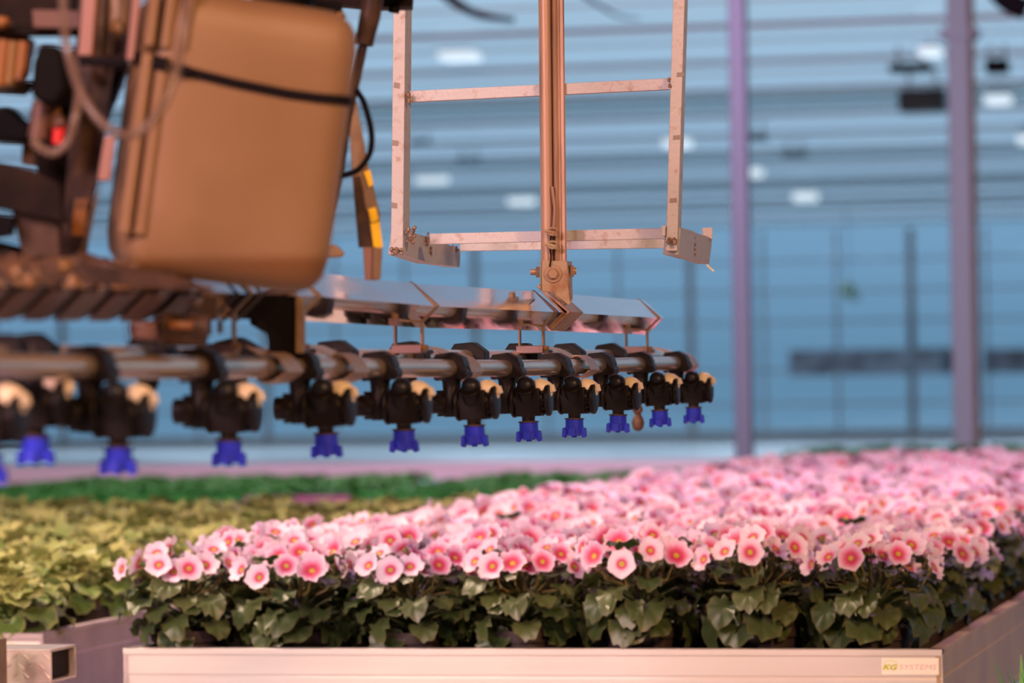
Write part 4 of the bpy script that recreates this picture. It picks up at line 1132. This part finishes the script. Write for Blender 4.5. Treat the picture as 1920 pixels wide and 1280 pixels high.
# top-left: pump block, yellow/orange housings
plate('pump_block', [(-20, -60), (150, -60), (140, 48), (70, 52), (40, 48), (-20, 60)], D1 + .12, .06, 'dark_steel')
plate('cross_member', [(60, 18), (152, 20), (150, 54), (62, 52)], D1 + .04, .02, 'fit')
plate('cross_member', [(-20, 52), (150, 52), (150, 66), (-20, 66)], D1 + .05, .02, 'dark_steel')
plate('orange_housing', [(-20, 60), (58, 66), (50, 100), (44, 140), (20, 160), (-20, 165)], D1 + .06, .05, 'orange', .006)
rod('orange_fin', [(8, 75), (-2, 160)], D1 + .02, .006, 'orange'); rod('orange_fin', [(26, 78), (18, 158)], D1 + .02, .006, 'brass'); rod('orange_fin', [(44, 78), (36, 150)], D1 + .02, .005, 'orange')
plate('orange_housing', [(-20, 28), (16, 30), (14, 50), (-20, 54)], D1 + .03, .03, 'orange', .004)
plate('back_plate', [(-20, 150), (60, 152), (52, 165), (40, 175), (-20, 170)], D1 + .1, .03, 'dark_steel')
plate('back_plate', [(60, 150), (140, 90), (146, 250), (130, 480), (100, 480), (66, 300), (78, 200)], D1 + .16, .03, 'dark_steel')
plate('back_plate', [(-20, 202), (20, 200), (36, 220), (58, 232), (52, 268), (-20, 262)], D1 + .05, .05, 'black_box', .004)
plate('back_plate', [(44, 225), (66, 232), (64, 310), (40, 306)], D1 + .08, .03, 'brown_steel')
plate('side_cover', [(176, 0), (250, -20), (236, 112), (165, 106)], D1 + .09, .03, 'brown_steel')
plate('side_cover', [(150, 112), (240, 116), (215, 180), (190, 240), (170, 240)], D1 + .10, .03, 'dark_steel')
rod('guide_rod', [(184, -40), (168, 110)], D1 + .03, .004, 'brass'); rod('guide_rod', [(222, -20), (222, 60)], D1 + .02, .008, 'tan_steel')
a = MB(); a.blob(P(221, 50, D1 + .01), .007, 9, 8); a.build('brass_plug', M['brass'], car)
rod('strap_rod', [(150, 114), (235, 118)], D1 - .01, .004, 'strap')
# amber underside of the carriage and small fittings under the tank
for i, (x, y, m) in enumerate(((120, 500, 'brass'), (205, 512, 'tan_steel'), (250, 506, 'tan_steel'), (300, 522, 'fit'), (345, 528, 'fit'), (30, 510, 'brass'))):
    a = MB(); a.blob(P(x, y, dB(x) - .04), .006, i, 7); a.build('fitting', M[m], car)
a = MB(); a.tube(smooth_path([P(150, 482, 3.3), P(200, 500, 3.28), P(250, 512, 3.28), P(330, 520, 3.3)]), .006, 10); a.build('air_line', M['brown_steel'], car)
# upper arm reaching to the cradle
plate('upper_arm', [(560, -40), (775, -40), (772, 12), (700, 14), (640, 8), (560, 4)], 4.2, .05, 'dark_steel')
plate('arm_lug', [(578, 0), (640, 4), (640, 36), (610, 40), (585, 16)], 3.9, .03, 'black_box')
a = MB(); a.cyl(P(632, 26, 3.8), P(640, 38, 3.8), .006); a.build('brass_plug', M['brass'], car)
a = MB(); a.cyl(P(740, 12, 4.2), P(738, 24, 4.2), .006); a.build('arm_bolt', M['black_box'], car)
a = MB(); a.beam(P(195, -75, 3.56), P(765, -34, 4.24), .05, .03); a.build('upper_arm', M['dark_steel'], car, .001)
a = MB(); a.beam(P(608, 12, 3.915), P(608, -62, 3.915), .012, .012); a.build('lug_hanger', M['dark_steel'], car)
plate('amber_glow_plate', [(140, 372), (166, 372), (158, 442), (132, 442)], D1 + .045, .006, 'orange')  # added plate whose orange stands for an amber glow
# red indicator lamps
a = MB(); a.lathe([(.006, 0), (.006, .004), (.003, .005)], P(196, 589, 3.42), -CF, 14)
a.build('red_indicator', M['led_red'], car)
rod('indicator_wire', [(196, 589), (190, 560), (180, 520)], 3.43, .002, 'strap')

# gas strut
DS = 3.95
st = thing('gas_strut', P(600, 480, DS), 'brown gas strut running from the upper arm down beside the jerrycan', 'strut')
a = MB(); a.tube([P(702, -20, DS), P(694, 30, DS), P(682, 84, DS)], [.011, .011, .0095], 14); a.build('cylinder', M['brown_steel'], st)
a = MB(); a.tube([P(681, 84, DS), P(668, 150, DS), P(652, 220, DS), P(636, 320, DS), P(618, 400, DS), P(603, 485, DS)], [.005, .0045, .0045, .0055, .006, .0055], 12); a.build('rod', M['brown_steel'], st)
a = MB(); a.prism([P(600, 460, DS), P(628, 458, DS), P(647, 474, DS), P(640, 482, DS), P(600, 484, DS)], CF * .01); a.build('end_eye', M['tan_steel'], st, .002)
# bent leg with yellow tape
DL = 4.0
lg = thing('taped_steel_leg', P(700, 525, DL), 'bent steel leg with worn yellow tape standing on the polished bar', 'bracket')
a = MB(); f = [(652, 190), (668, 190), (690, 310), (712, 400), (715, 468), (700, 470), (672, 462), (660, 330)]
a.prism([P(x, y, DL) for x, y in f], CF * .008); a.build('strip', M['tan_steel'], lg, .0015)
a = MB(); a.prism([P(x, y, DL - .001) for x, y in ((662, 330), (676, 330), (700, 462), (672, 464))], CF * .01); a.build('inner_strip', M['brown_steel'], lg, .001)
a = MB(); a.prism([P(x, y, DL) for x, y in ((680, 462), (704, 468), (700, 525), (684, 525))], CF * .008); a.build('foot_strip', M['pink_steel'], lg, .001)
a = MB(); a.prism([P(x, y, DL - .004) for x, y in ((700, 462), (717, 465), (713, 524), (698, 526))], CF * .008); a.build('foot_edge', M['tan_steel'], lg, .001)
a = MB()
for pts in (((682, 322), (694, 318), (700, 345), (692, 352)), ((690, 392), (704, 388), (710, 412), (696, 418)), ((695, 420), (711, 414), (718, 462), (706, 470), (700, 462))):
    a.prism([P(x, y, DL - .003) for x, y in pts], CF * .002)
a.build('yellow_tape', M['yellow'], lg, .0004)
# black cable loop
a = MB(); a.tube(smooth_path([P(668, 168, 3.9), P(683, 195, 3.9), P(696, 245, 3.9), P(694, 285, 3.9), P(675, 315, 3.9), P(650, 327, 3.92), P(622, 330, 3.95)]), .0032, 10)
tag(a.build('control_cable', M['strap']), 'thin black cable looping beside the gas strut and taped leg', 'cable')
# clear hoses
DH = 3.15
a = MB(); a.tube(smooth_path([P(118, -30, DH), P(120, 40, DH), P(128, 100, DH), P(155, 180, DH - .02), P(200, 238, DH - .03), P(250, 252, DH - .03), P(295, 215, DH - .03), P(325, 150, DH - .02), P(344, 60, DH), P(352, -30, DH)]), .0042, 12)
tag(a.build('clear_hose', M['hose']), 'long clear plastic hose hanging in a loop across the jerrycan edge', 'hose')
a = MB(); a.tube(smooth_path([P(60, 262, DH + .1), P(80, 280, DH + .1), P(105, 285, DH + .1), P(128, 262, DH + .1), P(142, 215, DH + .1), P(150, 170, DH + .12)]), .004, 12)
tag(a.build('clear_hose', M['hose']), 'short clear hose curling below the black solenoid valve', 'hose')
